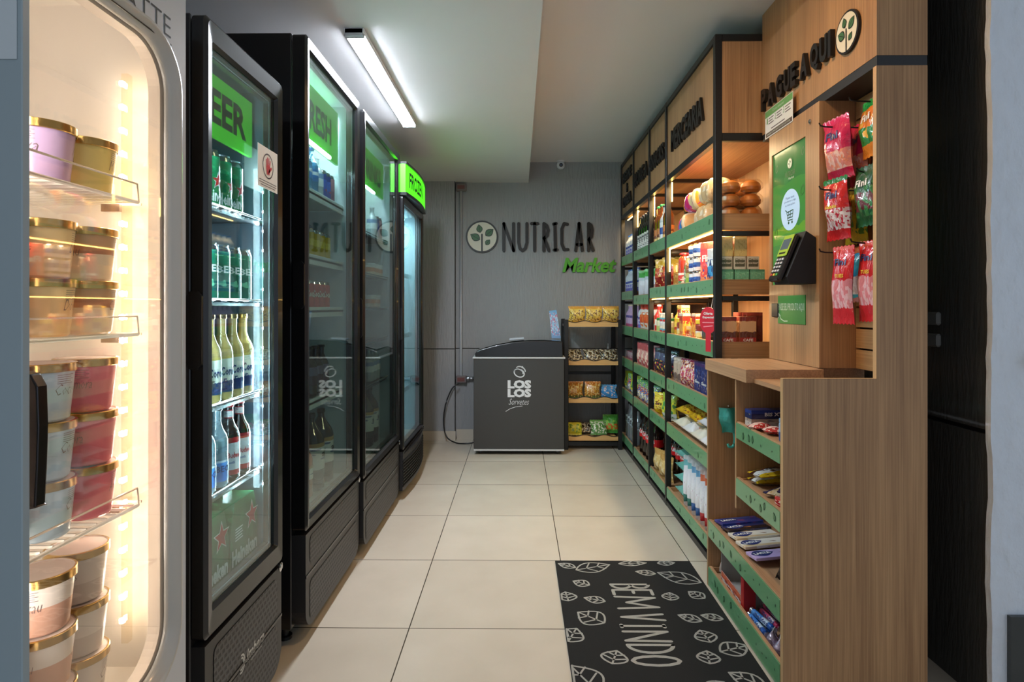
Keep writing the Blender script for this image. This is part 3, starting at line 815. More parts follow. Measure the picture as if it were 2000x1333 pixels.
# ================================================================ CHEST FREEZER
t = thing('chest_freezer', 'dark grey chest freezer on casters printed LOS LOS Sorvetes against the back wall', 'freezer', (0.0, 5.05, 0))
Y0c = 4.85; T_ = tr(0,-5.05,0)
CG = mat('charcoal_sheet', (58,57,56), 0.5)
b = MB(); b.box(-0.367,0.371,Y0c,5.38,0.047,0.785, CG, T_, 0.003); b.build('cabinet', t)
b = MB(); b.box(-0.376,0.380,Y0c-0.008,5.385,0.785,0.798, mat('pale_rim',(196,196,196),0.4), T_, 0.002); b.box(-0.367,0.371,Y0c-0.004,Y0c+0.01,0.034,0.047, mat('pale_rim',(200,200,200),0.4), T_); b.build('rim', t)
lid = [(-0.355,0.799),(0.362,0.799),(0.358,0.922),(0.20,0.932),(0.08,0.930),(-0.05,0.918),(-0.18,0.895),(-0.30,0.862),(-0.345,0.842),(-0.356,0.825)]
b = MB(); b.prism(lid, Y0c+0.003, 5.375, BLACKP, T_); b.build('lid', t, 0.006)
b = MB()
gp = [(-0.33,0.858),(-0.18,0.900),(-0.05,0.923),(0.08,0.935),(0.20,0.937),(0.345,0.928)]
V = [(x,Y0c+0.04,z) for x,z in gp]+[(x,5.33,z) for x,z in gp]
b.add(V, [(i,i+1,i+7,i+6) for i in range(5)], mat('lid_glass', (40,60,72), 0.06, coat=1), T_, None, True)
b.build('glass_top', t)
b = MB(); WP = mat('white_print', (214,214,216), 0.5); MF = T_@tr(-0.0,Y0c-0.0006,0)
def cx(u): return (u-1013)*4.85/1162
def cz(v): return 1.207-(v-600)*4.85/1162
for vv in (759.5, 776.5): b.text('LOS', 1, WP, MF@tr(cx(1014.5),0,cz(vv)), width=0.192, height=0.070, bold=0.06)
for rx, rz, ang, dx, dz, ww, a0, a1 in ((0.043,0.031,-25,0,0.0,0.009,150,445),(0.040,0.028,-28,0.012,0.022,0.009,20,170),(0.036,0.024,-25,-0.003,0.006,0.008,10,200)):
    P = []
    for k in range(21):
        a = R(a0+(a1-a0)*k/20); x = rx*math.cos(a); z = rz*math.sin(a)
        P.append((cx(1014)+dx+x*math.cos(R(ang))-z*math.sin(R(ang)), cz(729)+dz+x*math.sin(R(ang))+z*math.cos(R(ang))))
    strokes(b, [P], ww, WP, MF)
disc(b, cx(1020), cz(717.5), 0.008, WP, MF)
b.text('Sorvetes', 1, WP, MF@tr(cx(1013.5),0,cz(791)), width=0.165, height=0.050, shear=0.4, bold=-0.01)
strokes(b, [[(cx(988),cz(804)),(cx(996),cz(799)),(cx(1006),cz(795.5)),(cx(1020),cz(793.5))]], 0.004, WP, MF)
b.build('printed_logo', t)
for k, xx in enumerate((-0.315, 0.318)):
    for yy in (4.90, 5.33):
        b = MB(); b.lathe([(0.017,-0.010),(0.017,0.010)], BLACKP, 16, T_@tr(xx,yy,0.0175)@rot('Y',R(90))); b.box(xx-0.014,xx+0.014,yy-0.008,yy+0.012,0.026,0.036, STEEL, T_); b.build('caster', t)
# leaflets on the lid
b = MB(); BL = pack('blue_leaflet', [(0,(120,160,205)),(0.25,(150,190,225)),(0.8,(110,165,210))], (190,120,150), 7, (0.1,0.9), 0.55, 0.4, (220,225,235), 0.05)
b.prism([(0.285,0.0),(0.362,0.0),(0.325,0.245),(0.262,0.235)], 0, 0.012, BL, tr(0.0,5.13,0.9375))
tag(b.build('leaflet_holder'), 'blue printed leaflet holder standing on the right end of the chest freezer lid', 'leaflet holder')
b = MB(); b.box(-0.078,0.045,4.98,5.10,0,0.012, mat('white_tray',(190,195,205),0.4), tr(0,0,0.935)@rot('Y',R(-5)), 0.002); tag(b.build('paper_pad'), 'flat pale paper pad lying on top of the chest freezer lid', 'paper')

# ================================================================ SNACK RACK
t = thing('snack_rack', 'narrow black rack with four wavy-edged wooden trays beside the chest freezer', 'rack', (0.63, 5.22, 0)); T_ = tr(-0.63,-5.22,0)
RX0, RX1, RY0, RY1 = 0.385, 0.875, 5.03, 5.42
for xx in (RX0, RX1-0.035):
    for yy in (RY0+0.0, RY1-0.03):
        b = MB(); b.box(xx, xx+0.035, yy, yy+0.03, 0.0, 1.10, BLACK, T_, 0.002); b.build('post', t)
b = MB()
for z in (0.05, 0.60): b.box(RX0+.035,RX1-.035,RY1-.025,RY1-.005,z,z+.02, BLACK, T_)
b.box(RX0+.035,RX1-.035,RY0+.02,RY0+.04,0.03,0.065, BLACK, T_)
for xx in (RX0+.005, RX1-.03):
    for z in (0.055,0.40,0.71,1.04): b.box(xx,xx+.02,RY0+.03,RY1-.03,z,z+.02, BLACK, T_)
b.build('crossbars', t)
YWOOD = wood('golden_pine', (196,150,92), (222,176,112), 'x')
RACKZ = (1.040, 0.716, 0.398, 0.078)
for z in RACKZ:
    b = MB(); w0, w1 = RX0+0.037, RX1-0.037
    top = [(w0+(w1-w0)*i/24, z+0.042+0.008*math.cos(2*PI*i/24*2.5+1.2)) for i in range(25)]
    b.prism([(w0,z),(w1,z)]+list(reversed(top)), RY0-0.004, RY0+0.010, YWOOD, T_)
    b.box(w0,w1,RY0+0.010,RY1-.03,z+0.004,z+0.016, YWOOD, T_)
    b.build('tray', t)
    e = MB()
    P = [(x-0.63, RY0-0.005-5.22, zz+0.002) for x,zz in top]
    e.tube(P, 0.0035, BLACKP, 6); e.build('tray_edging', t)
# ================================================================ GROCERY SHELVING on the right
SX = 0.895; SXB = 1.33
POSTY = (2.72, 3.624, 4.092, 4.66, 5.20)
BAY = ('MERCEARIA', 'SNACKS', 'HORE A', 'HIGIENE')
LV = [(1.562,1.642),(1.265,1.338),(0.972,1.050),(0.700,0.778),(0.435,0.512),(0.050,0.118)]  # rail bottom/top
unit = thing('grocery_shelving', 'tall black steel shelving wall of four signed bays along the right side', 'shelving', (1.11, 3.96, 0)); TU = tr(-1.11,-3.96,0)
for i, y in enumerate(POSTY):
    for xx in (SX, SXB-0.03):
        b = MB(); b.box(xx, xx+0.032, y-0.0, y+0.032, 0, 2.452, BLACK, TU, 0.002); b.build('post', unit)
def beam(x0,x1,y0,y1,z0,z1):
    b = MB(); b.box(x0,x1,y0,y1,z0,z1, BLACK, TU, 0.002); b.build('beam', unit)
for z0, z1 in ((2.42,2.452),(1.965,2.0),(0.0005,0.032)):
    for i in range(4): beam(SX+0.001, SX+0.031, POSTY[i]+0.032, POSTY[i+1], z0, z1)
    for y in POSTY: beam(SX+0.032, SXB-0.03, y+0.001, y+0.031, z0, z1)
for y in POSTY:
    for z0, z1 in LV: beam(SX+0.032, SXB-0.03, y+0.004, y+0.028, z0-0.03, z0-0.008)
b = MB(); b.box(SXB+0.001, SXB+0.012, POSTY[0], POSTY[-1]+.032, 0.03, 2.45, OAKZ, TU); b.build('back_panel', unit)
# sign boards above each bay
b = MB(); b.box(SX+0.033, SXB-0.031, POSTY[0]+0.004, POSTY[0]+0.02, 2.001, 2.419, OAKZ, TU); b.build('side_board', unit)
signs = {
 0: [('MERCEARIA', 3.20, 2.115, 0.60, 0.125)],
 1: [('SNACKS', 3.87, 2.125, 0.38, 0.105)],
 2: [('HORE A', 4.38, 2.125, 0.46, 0.11)],
 3: [('HIGIENE', 4.93, 2.26, 0.36, 0.085), ('&', 4.93, 2.16, 0.05, 0.075), ('LIMPEZA', 4.93, 2.055, 0.36, 0.085)],
}
for i in range(4):
    b = MB(); b.box(SX+0.010, SX+0.024, POSTY[i]+0.033, POSTY[i+1]-0.001, 2.001, 2.419, OAKZ, TU)
    sb = b.build('sign_board', unit)
    for (s_, yc, z, w, h) in signs[i]:
        b = MB(); b.text(s_, 1, LETTER, TU@tr(SX-0.004, yc, z)@FACE_L, depth=0.013, bold=0.03, width=w, height=h); b.build('lettering', sb)
    b = MB(); b.box(SX+0.034, SXB-0.001, POSTY[i]+0.033, POSTY[i+1]-0.001, 1.985, 1.999, OAKY, TU); b.build('top_panel', unit)
def rail_leaves(mb, y0, y1, z0, z1, x, T_, seed, step=0.16):
    rnd = random.Random(seed); DKG = mat('rail_print', (38,72,50), 0.45)
    y = y0+0.03+rnd.random()*0.03
    while y < y1-0.03:
        zc = (z0+z1)/2+rnd.uniform(-.01,.01); k = rnd.random()
        if k < 0.45:
            P = leaf_outline(0,0,0.030,0.020,R(rnd.uniform(60,120)))
            mb.add([(px,-0.0005,pz) for px,pz in P], [tuple(range(28))], DKG, T_@tr(x,y,zc)@FACE_L)
            mb.add([(px*.7,-0.0009,pz*.7) for px,pz in P], [tuple(range(28))], mat('rail_print_light', (84,140,92), 0.4), T_@tr(x,y,zc)@FACE_L)
            strokes(mb, [[(0,-.012),(0,.012)]], 0.0025, DKG, T_@tr(x-0.0012,y,zc)@FACE_L)
        else:
            P = leaf_outline(0,0,0.011,0.006,R(rnd.uniform(0,180)))
            mb.add([(px,-0.0005,pz) for px,pz in P], [tuple(range(28))], DKG, T_@tr(x,y,zc)@FACE_L)
        y += rnd.uniform(0.3,1.0)*step
def tray(parent, T_, x0, x1, y0, y1, z0, z1, seed, step=0.12, up=0.0):
    """open wooden tray with a green printed price rail on its front; returns inner floor height"""
    b = MB()
    b.box(x0+0.002, x0+0.014, y0, y1, z0, z1, OAKY, T_, 0.001)
    b.box(x0+0.014, x1, y0+0.012, y1-0.012, z0+up, z0+up+0.012, OAKY, T_)
    b.box(x0+0.014, x1, y0, y0+0.012, z0, z1-0.004, OAKX, T_); b.box(x0+0.014, x1, y1-0.012, y1, z0, z1-0.004, OAKX, T_)
    t_ = b.build('tray', parent)
    b = MB(); b.box(x0-0.002, x0+0.0015, y0+0.002, y1-0.002, z0+0.002, z1-0.004, GREENR, T_)
    rail_leaves(b, y0, y1, z0, z1, x0-0.002, T_, seed, step)
    b.build('price_rail', t_)
    return z0+up+0.012
FLOORZ = [[0]*6 for _ in range(4)]
for i in range(4):
    for l in range(6):
        z0, z1 = LV[l]
        if i == 2 and l == 1: z0, z1 = z0-0.04, z1-0.04
        FLOORZ[i][l] = tray(unit, TU, SX+0.004, SXB-0.035, POSTY[i]+0.036, POSTY[i+1]-0.004, z0, z1, i*10+l, up=0.042 if l < 3 else 0.028)+0.0006
# warm strip lights
WLED = mat('warm_strip', (255,225,150), 0.5, emit=(255,205,110), estr=7)
def strip(y0,y1,z0,z1,x=SX+0.035, w=0.006):
    b = MB(); b.box(x,x+w,y0,y1,z0,z1, WLED, TU); b.build('light_strip', unit)
strip(2.76,3.61,1.553,1.559, SX+0.014); strip(3.606,3.612,1.42,1.553, SX+0.016)
strip(2.80,3.61,1.256,1.261, SX+0.014)
strip(3.606,3.612,1.845,1.96, SX+0.030); strip(4.072,4.078,1.83,1.96, SX+0.030); strip(4.64,4.646,1.83,1.96, SX+0.030); strip(4.70,5.18,1.958,1.963, SX+0.05)
strip(3.67,4.07,1.256,1.261, SX+0.014)
WARM = (1.0, 0.74, 0.42)
for (yc, L_, z, p) in ((3.17,0.8,1.552,1.6),(3.17,0.8,1.255,1.5),(3.17,0.8,1.955,1.5),(3.86,0.4,1.955,0.8),(3.86,0.4,1.255,0.6),(4.38,0.5,1.955,0.8),(4.93,0.45,1.955,0.6)):
    area_light('shelf_strip_lamp', (SX+0.06, yc, z), (0, R(-18), 0), 0.02, L_, p, WARM)

# ================================================================ PAY KIOSK
kx = 0.82; KY0, KY1 = 1.872, 2.60
kio = thing('pay_kiosk', 'oak self-checkout kiosk lettered PAGUE AQUI with candy trays in its base', 'kiosk', (1.05, 2.3, 0)); TK = tr(-1.05,-2.3,0)
DK_BAND = mat('dark_band', (40,42,46), 0.4)
# near side board, L shaped in the XZ plane
OAKE = wood('oak_edge', (190,152,108), (212,176,128), 'z')
b = MB(); L_ = [(kx,0.0005),(1.264,0.0005),(1.264,1.955),(1.108,1.955),(1.108,0.984),(kx,0.984)]
b.prism(L_, KY0-0.018, KY0, OAKZ, TK); 
b.box(kx-0.001,kx+0.0005,KY0-0.018,KY0,0.001,0.984, OAKE, TK); b.box(1.107,1.1085,KY0-0.018,KY0,0.985,1.955, OAKE, TK); b.box(kx,1.1075,KY0-0.018,KY0,0.9835,0.985, OAKE, TK)
b.build('side_board', kio)
# header
b = MB(); b.box(1.108,1.264,KY0-0.018,KY0,1.987,2.533, OAKZ, TK); b.box(1.108,1.126,KY0,2.7185,1.987,2.533, OAKZ, TK); b.box(1.126,1.264,KY0,2.70,1.987,2.0, OAKY, TK)
hd = b.build('header', kio)
b = MB(); b.box(1.1095,1.264,KY0-0.0165,2.715,1.955,1.987, DK_BAND, TK); b.build('header_band', kio)
def lx(u, Yp): return u
# letters one by one so the far ones stay narrow in perspective: even spacing in metres
LET = [('P',2.668),('A',2.592),('G',2.510),('U',2.436),('E',2.382),('A',2.294),('Q',2.212),('U',2.146),('I',2.103)]
for ch, yc in LET:
    b = MB(); b.text(ch, 1, LETTER, TK@tr(1.090,yc,2.086 if ch != 'Q' else 2.078)@FACE_L, depth=0.017, bold=0.045, width={'I':0.018,'E':0.042,'P':0.050,'U':0.052}.get(ch,0.060), height=0.094 if ch != 'Q' else 0.104, res=3); b.build('letter', hd)
b = MB(); plant_logo(b, TK@tr(1.098,2.005,2.128)@FACE_L, 0.070, depth=0.009); b.build('round_logo', hd)
# screen tower
b = MB()
z0, z1 = 0.985, 1.955; sy0, sy1, sz0, sz1 = 2.275, 2.575, 1.30, 1.857
for (a0,a1,c0,c1) in ((2.17,2.60,z0,sz0),(2.17,2.60,sz1,z1),(2.17,sy0,sz0,sz1),(sy1,2.60,sz0,sz1)):
    b.box(1.09,1.106,a0,a1,c0,c1, OAKZ, TK)
b.box(1.106,1.262,2.17,2.186,z0,z1, OAKZ, TK); b.box(1.106,1.262,2.60,2.616,z0,z1, OAKZ, TK)
b.build('screen_housing', kio)
b = MB(); 
SCR = pack('screen_green', [(0,(62,128,66)),(0.30,(74,140,60)),(0.36,(96,150,52)),(0.42,(66,132,62)),(0.75,(52,116,60))], (60,126,66), 3, (0,1), 0.6, 0.15, None, 0.0)
bs = SCR.node_tree.nodes['Principled BSDF']; src = bs.inputs['Base Color'].links[0].from_socket
SCR.node_tree.links.new(src, bs.inputs['Emission Color']); bs.inputs['Emission Strength'].default_value = 0.12
b.box(1.0955,1.103,sy0+.001,sy1-.001,sz0+.001,sz1-.001, SCR, TK)
SM = TK@tr(1.095,2.425,0)@FACE_L
LB = mat('screen_pale_blue', (170,196,222), 0.4, emit=(170,196,222), estr=0.15); LG = mat('screen_dark_green', (34,84,44), 0.4); LW = mat('screen_white_text', (200,220,200), 0.4)
disc(b, 0.012, 1.60, 0.083, LB, SM, -0.0002, n=40)
GT = mat('screen_small_text', (90,110,150), 0.4)
b.text('Passe seus', 1, GT, SM@tr(0.012,-0.0006,1.645), width=0.075, height=0.010); b.text('produtos e siga', 1, GT, SM@tr(0.012,-0.0006,1.630), width=0.10, height=0.010)
b.text('as instruções', 1, GT, SM@tr(0.012,-0.0006,1.615), width=0.085, height=0.010)
cM = SM@tr(0.0,-0.0006,1.54)
strokes(b, [[(-0.03,0.062),(-0.018,0.058),(-0.006,0.018),(0.036,0.018)],[(-0.016,0.052),(0.040,0.056),(0.034,0.028),(-0.010,0.028)],[(0,0.054),(0.004,0.03)],[(0.016,0.055),(0.018,0.03)],[(-0.012,0.04),(0.036,0.042)]], 0.004, LG, cM)
disc(b, 0.0, 0.008, 0.006, LG, cM); disc(b, 0.030, 0.008, 0.006, LG, cM)
plant = SM@tr(0.012,-0.0014,1.787); disc(b, 0,0,0.022, LG, plant); disc(b,0,0,0.019, LW, plant, -0.0003)
strokes(b, [[(0,-.016),(0,.004)]], 0.003, LG, plant@tr(0,-.0006,0))
for a,(px,pz) in ((100,(-.003,.010)),(40,(.008,.005)),(150,(-.008,-.001))): b.add([(x,-.0007,z) for x,z in leaf_outline(px,pz,.010,.006,R(a))],[tuple(range(28))],LG,plant)
b.text('NUTRICAR', 1, LG, SM@tr(0.012,-0.0006,1.735), width=0.085, height=0.022); b.text('Market', 1, LW, SM@tr(0.022,-0.0006,1.722), width=0.05, height=0.010, shear=.2)
for k,(tx_, w_) in enumerate((('Pague com cartão', 0.12),('ou aproxime aqui', 0.12),('boas compras', 0.09))):
    b.text(tx_, 1, LW, SM@tr(0.02,-0.0006,1.452-0.022*k), width=w_, height=0.011)
for px, pz, s_ in ((-0.11,1.79,.02),(0.12,1.81,.02),(0.118,1.66,.026),(-0.115,1.52,.024)):
    P = leaf_outline(px,pz,s_*1.6,s_,R(70)); strokes(b, [P+[P[0]]], 0.002, LG, SM@tr(0,-0.0004,0))
b.build('screen', kio)
b = MB(); b.lathe([(0.009,0),(0.009,0.004),(0.006,0.006)], CHROME, 14, TK@tr(1.09,2.235,1.90)@FACE_L@rot('X',R(90))); b.build('lock', kio)
# counter
b = MB(); b.box(kx-0.008,1.089,2.135,2.60,0.935,0.983, OAKY, TK, 0.001); b.box(1.089,1.262,2.187,2.60,0.935,0.983, OAKY, TK); b.box(kx+.02,1.262,KY0+.001,2.134,0.935,0.95, OAKY, TK); b.build('counter', kio)
# slat wall in the candy niche
b = MB()
zz = 0.985
while zz < 1.95:
    b.box(1.222,1.236,KY0+.001,2.169,zz,min(zz+0.068,1.955), wood('oak_slat', (176,134,88), (206,164,114), 'y'), TK); zz += 0.075
b.box(1.236,1.262,KY0+.001,2.169,0.985,1.955, BLACKM, TK); b.build('slat_wall', kio)
# base carcass
b = MB(); b.box(kx,1.262,2.584,2.60,0.0005,0.934, OAKZ, TK); b.build('end_board', kio)
b = MB(); b.box(kx+0.002,1.262,2.257,2.271,0.445,0.934, OAKZ, TK); b.build('divider', kio)
b = MB(); b.box(1.20,1.215,KY0+0.001,2.583,0.001,0.934, OAKZ, TK); b.build('back_board', kio)
KT = [(KY0+0.003,2.255,0.712,0.775),(KY0+0.003,2.255,0.497,0.566),(KY0+0.003,2.582,0.215,0.290),(KY0+0.003,2.582,0.004,0.088)]
KZ = [tray(kio, TK, kx+0.001, 1.198, a, c, z0, z1, 70+k, step=0.09, up=(0.044,0.048,0.056,0.046)[k])+0.0006 for k,(a,c,z0,z1) in enumerate(KT)]
# hooks
HK = []
for (yy, z, tipx) in ((2.095,1.838,1.052),(1.985,1.890,1.095),(2.095,1.617,1.052),(1.985,1.655,1.12),(2.095,1.398,1.052),(1.985,1.42,1.10)):
    b = MB(); b.tube([(1.222,yy,z-0.004),(tipx+.02,yy,z),(tipx+.004,yy,z+.004),(tipx,yy,z+0.014)], 0.0028, BLACK, 7, TK); b.box(1.218,1.2225,yy-.014,yy+.014,z-.02,z+.02, BLACK, TK); b.build('hook', kio)
# reader slot and green plaque
b = MB(); b.box(1.082,1.0905,2.500,2.560,1.165,1.222, BLACKP, TK, 0.002); b.build('barcode_reader', kio)
g = MB(); PM = tr(1.0895,2.389,1.196)@FACE_L
g.box(-0.119,0.119,-0.002,0,-0.057,0.057, mat('plaque_green',(70,142,66),0.35), PM)
g.text('PASSE SEU PRODUTO AQUI', 1, LW, PM@tr(0.0,-0.0026,-0.008), width=0.222, height=0.034)
strokes(g, [[(-0.03,-0.046),(-0.06,-0.047),(-0.09,-0.038),(-0.108,-0.018)],[(-0.112,-0.034),(-0.109,-0.016),(-0.095,-0.026)]], 0.004, LW, PM@tr(0,-0.0028,0))
tag(g.build('instruction_plaque'), 'green plaque reading PASSE SEU PRODUTO AQUI on the kiosk below the screen', 'sign')
# notice over the header
g = MB(); PM = tr(1.0885,2.505,2.005)@FACE_L
g.box(-0.132,0.132,-0.001,0,-0.060,0.060, PAPERW, PM)
g.box(-0.130,0.130,-0.0014,-0.001,0.030,0.058, mat('notice_green',(104,160,90),0.5), PM); g.box(-0.124,0.126,-0.0014,-0.001,-0.056,-0.038, mat('notice_brown',(84,66,60),0.5), PM)
g.text('Como comprar', 1, LW, PM@tr(0,-0.0018,0.036), width=0.11, height=0.014)
NT = mat('notice_text', (96,80,84), 0.6)
for k in range(3):
    g.text(str(k+1), 1, mat('notice_green',(104,160,90),0.5), PM@tr(-0.108+0.08*k,-0.0018,0.000), height=0.026, width=0.010)
    for j in range(3): g.box(-0.096+0.08*k,-0.046+0.08*k-0.01*(j%2),-0.0016,-0.001,0.018-0.011*j,0.0215-0.011*j, NT, PM)
g.box(-0.07,0.06,-0.0016,-0.001,-0.030,-0.026, NT, PM)
g.text('PASSE O PRODUTO NO LEITOR', 1, LW, PM@tr(0,-0.0018,-0.0505), width=0.22, height=0.007)
tag(g.build('paper_notice'), 'white instruction notice with a green top strip stuck below the PAGUE lettering', 'notice')
# card terminal in a black wedge bracket
t = thing('card_terminal', 'lime green and black card payment terminal in a black wedge holder on the kiosk', 'card terminal', (1.04, 2.25, 1.295)); TT = tr(-1.04,-2.25,-1.295)
b = MB(); side = [(1.0885,1.292),(1.0885,1.462),(1.052,1.487),(0.982,1.318),(0.990,1.292)]
b.prism([(x,z) for x,z in side], 2.190, 2.31, BLACKM, TT, False); b.build('holder', t, 0.002)
ax = math.atan2(1.487-1.318, 1.052-0.982)   # slope of the sloping face
# local frame: x along the slope (up), y along -Y (right in view), normal outwards
d_ = Vector((math.cos(ax), 0, math.sin(ax))); nrm = Vector((-math.sin(ax), 0, math.cos(ax))); rt = Vector((0,-1,0))
MTm = Matrix(((rt.x,-nrm.x,d_.x,0.978),(rt.y,-nrm.y,d_.y,2.25),(rt.z,-nrm.z,d_.z,1.310),(0,0,0,1)))
TM_ = TT@MTm
b = MB(); b.box(-0.042,0.042,-0.022,-0.0005,-0.012,0.175, BLACKP, TM_, 0.006); b.build('terminal_body', t)
LIME = mat('lime_plastic', (168,200,60), 0.4)
b = MB(); b.box(-0.040,0.040,-0.026,-0.0221,0.085,0.172, LIME, TM_, 0.003); b.box(-0.032,0.032,-0.0265,-0.0255,0.112,0.155, mat('terminal_lcd',(96,112,126),0.15), TM_); b.box(-0.026,0.026,-0.0265,-0.0255,0.094,0.101, BLACKP, TM_); b.build('display_bezel', t)
for r_ in range(5):
    for c_ in range(3):
        b = MB(); kc = ((200,200,205),)*3 if r_ < 4 else ((200,60,50),(230,190,60),(80,170,80)); kc = kc[c_]
        b.box(-0.028+0.022*c_,-0.014+0.022*c_,-0.0255,-0.0222,0.068-0.0155*r_,0.077-0.0155*r_, mat('key_%d_%d_%d'%kc, kc, 0.4), TM_, 0.001); b.build('key', t)

# ================================================================ DOORMAT
def mat_pile(name, rgb):
    m = mat(name, rgb, 0.95, bump=0.9, bscale=900, var=0.45); return m
MB_ = mat_pile('mat_black_loop', (34,34,34)); MW = mat_pile('mat_white_loop', (206,204,196))
dm = MB(); dm.box(0.172,0.806,1.50,2.815,0.0005,0.009, MB_, None, 0.002)
FM = Matrix(((1,0,0,0),(0,0,1,0),(0,-1,0,0.0094),(0,0,0,1)))  # local x->X, z->Y, -y->up
def fp(u, v):
    Y = 1162*1.198/(v-600); return ((u-1013)*Y/1162, Y)
def mleaf(u, v, l, w, ang, n=14, sw=0.0075):
    cx_, cy_ = fp(u, v); P = leaf_outline(cx_, cy_, l, w, R(ang))
    q = lambda p: (min(max(p[0],0.178),0.80), min(p[1],2.808))
    strokes(dm, [[q(p) for p in P+[P[0]]]], sw, MW, FM)
    c, s_ = math.cos(R(ang)), math.sin(R(ang))
    f = lambda a, b2: q((cx_+a*l*c-b2*w*s_, cy_+a*l*s_+b2*w*c))
    strokes(dm, [[f(-.5,0), f(.42,0)], [f(-.2,0), f(.0,.42)], [f(-.2,0), f(.0,-.42)], [f(.12,0), f(.28,.32)], [f(.12,0), f(.28,-.32)]], sw*0.9, MW, FM@tr(0,-0.0003,0))
# (pixel centre, length, width, angle on the floor)
for a in ((1107,1105,.085,.05,150),(1158,1108,.17,.10,20),(1235,1100,.13,.05,5),(1300,1099,.08,.05,5),(1260,1118,.085,.05,165),(1325,1127,.19,.11,150),
          (1135,1139,.075,.06,150),(1107,1165,.075,.08,95),(1161,1171,.085,.055,160),(1308,1164,.065,.065,80),(1359,1161,.075,.065,130),(1154,1206,.12,.11,140),
          (1115,1240,.10,.10,60),(1346,1206,.088,.055,150),(1389,1204,.080,.050,160),(1376,1241,.08,.08,100),(1200,1283,.08,.09,70),(1382,1282,.075,.075,80),(1432,1265,.115,.085,20),
          (1138,1325,.16,.13,120),(1458,1326,.12,.08,140),(1395,1338,.08,.05,30)):
    mleaf(*a)
# BEM VINDO, read towards the viewer with the letter tops to the right
GL = {'B': (1.0,[[(0,0),(0,1)],[(.9*math.sin(R(a)),.76+.24*math.cos(R(a))) for a in range(0,181,15)],[(1.0*math.sin(R(a)),.26+.26*math.cos(R(a))) for a in range(0,181,15)]]), 'E': (.8,[[(.9,1),(0,1),(0,0),(.9,0)],[(0,.52),(.6,.52)]]),
 'M': (1.2,[[(0,0),(.1,1),(.5,.25),(.9,1),(1,0)]]), 'V': (1.0,[[(0,1),(.45,0),(.9,1)]]), 'I': (.8,[[(.4,0),(.4,1)],[(.1,1),(.7,1)],[(.1,0),(.7,0)]]),
 'N': (1.0,[[(0,0),(0,1),(.85,0),(.9,1)]]), 'D': (.9,[[(0,0),(0,1)],[(.9*math.sin(R(a)),.5+.5*math.cos(R(a))) for a in range(0,181,15)]]), 'O': (1.0,[[(.45+.45*math.cos(R(a)),.5+.5*math.sin(R(a))) for a in range(0,361,30)]])}
for ch, v0, v1 in (('B',1141,1149),('E',1152,1162),('M',1165,1188),('V',1199,1212),('I',1219,1227),('N',1233,1254),('D',1259,1276),('O',1281,1301)):
    y_a = fp(1250, v0)[1]; y_b = fp(1250, v1)[1]; vm = (v0+v1)/2
    xb_ = 0.398-0.012*(1162*1.198/(v0-600) < 2.25); xt = xb_+0.160
    for l in GL[ch][1]:
        strokes(dm, [[(xb_+(xt-xb_)*pz, y_a+(y_b-y_a)*px) for px,pz in l]], 0.014, MW, FM)
tag(dm.build('doormat'), 'black doormat with white leaf outlines and the words BEM VINDO on the tiled floor', 'doormat')
# small fittings behind the kiosk on the right wall
t = thing('wall_socket', 'pair of small grey sockets on the dark right wall behind the kiosk', 'socket', (1.408, 2.03, 1.14))
for z in (0.028, -0.045):
    b = MB(); b.box(-0.016,0.0015,-0.035,0.035,z-0.022,z+0.022, mat('grey_fitting',(110,110,108),0.5), None, 0.006); b.build('socket_plate', t)
b = MB(); b.lathe([(0.018,0),(0.018,0.05),(0.014,0.056)], mat('cream_pvc',(220,214,196),0.5), 20, tr(1.56,1.7785,1.05)@rot('Z',R(-40))@rot('X',R(80)))
b.tube([(1.50,1.760,1.045),(1.60,1.745,1.045),(1.80,1.745,1.043)], 0.0165, mat('cream_pvc',(220,214,196),0.5), 14)
tag(b.build('pipe_stub'), 'short cream plastic pipe sticking out of the pale plaster wall at right', 'pipe')
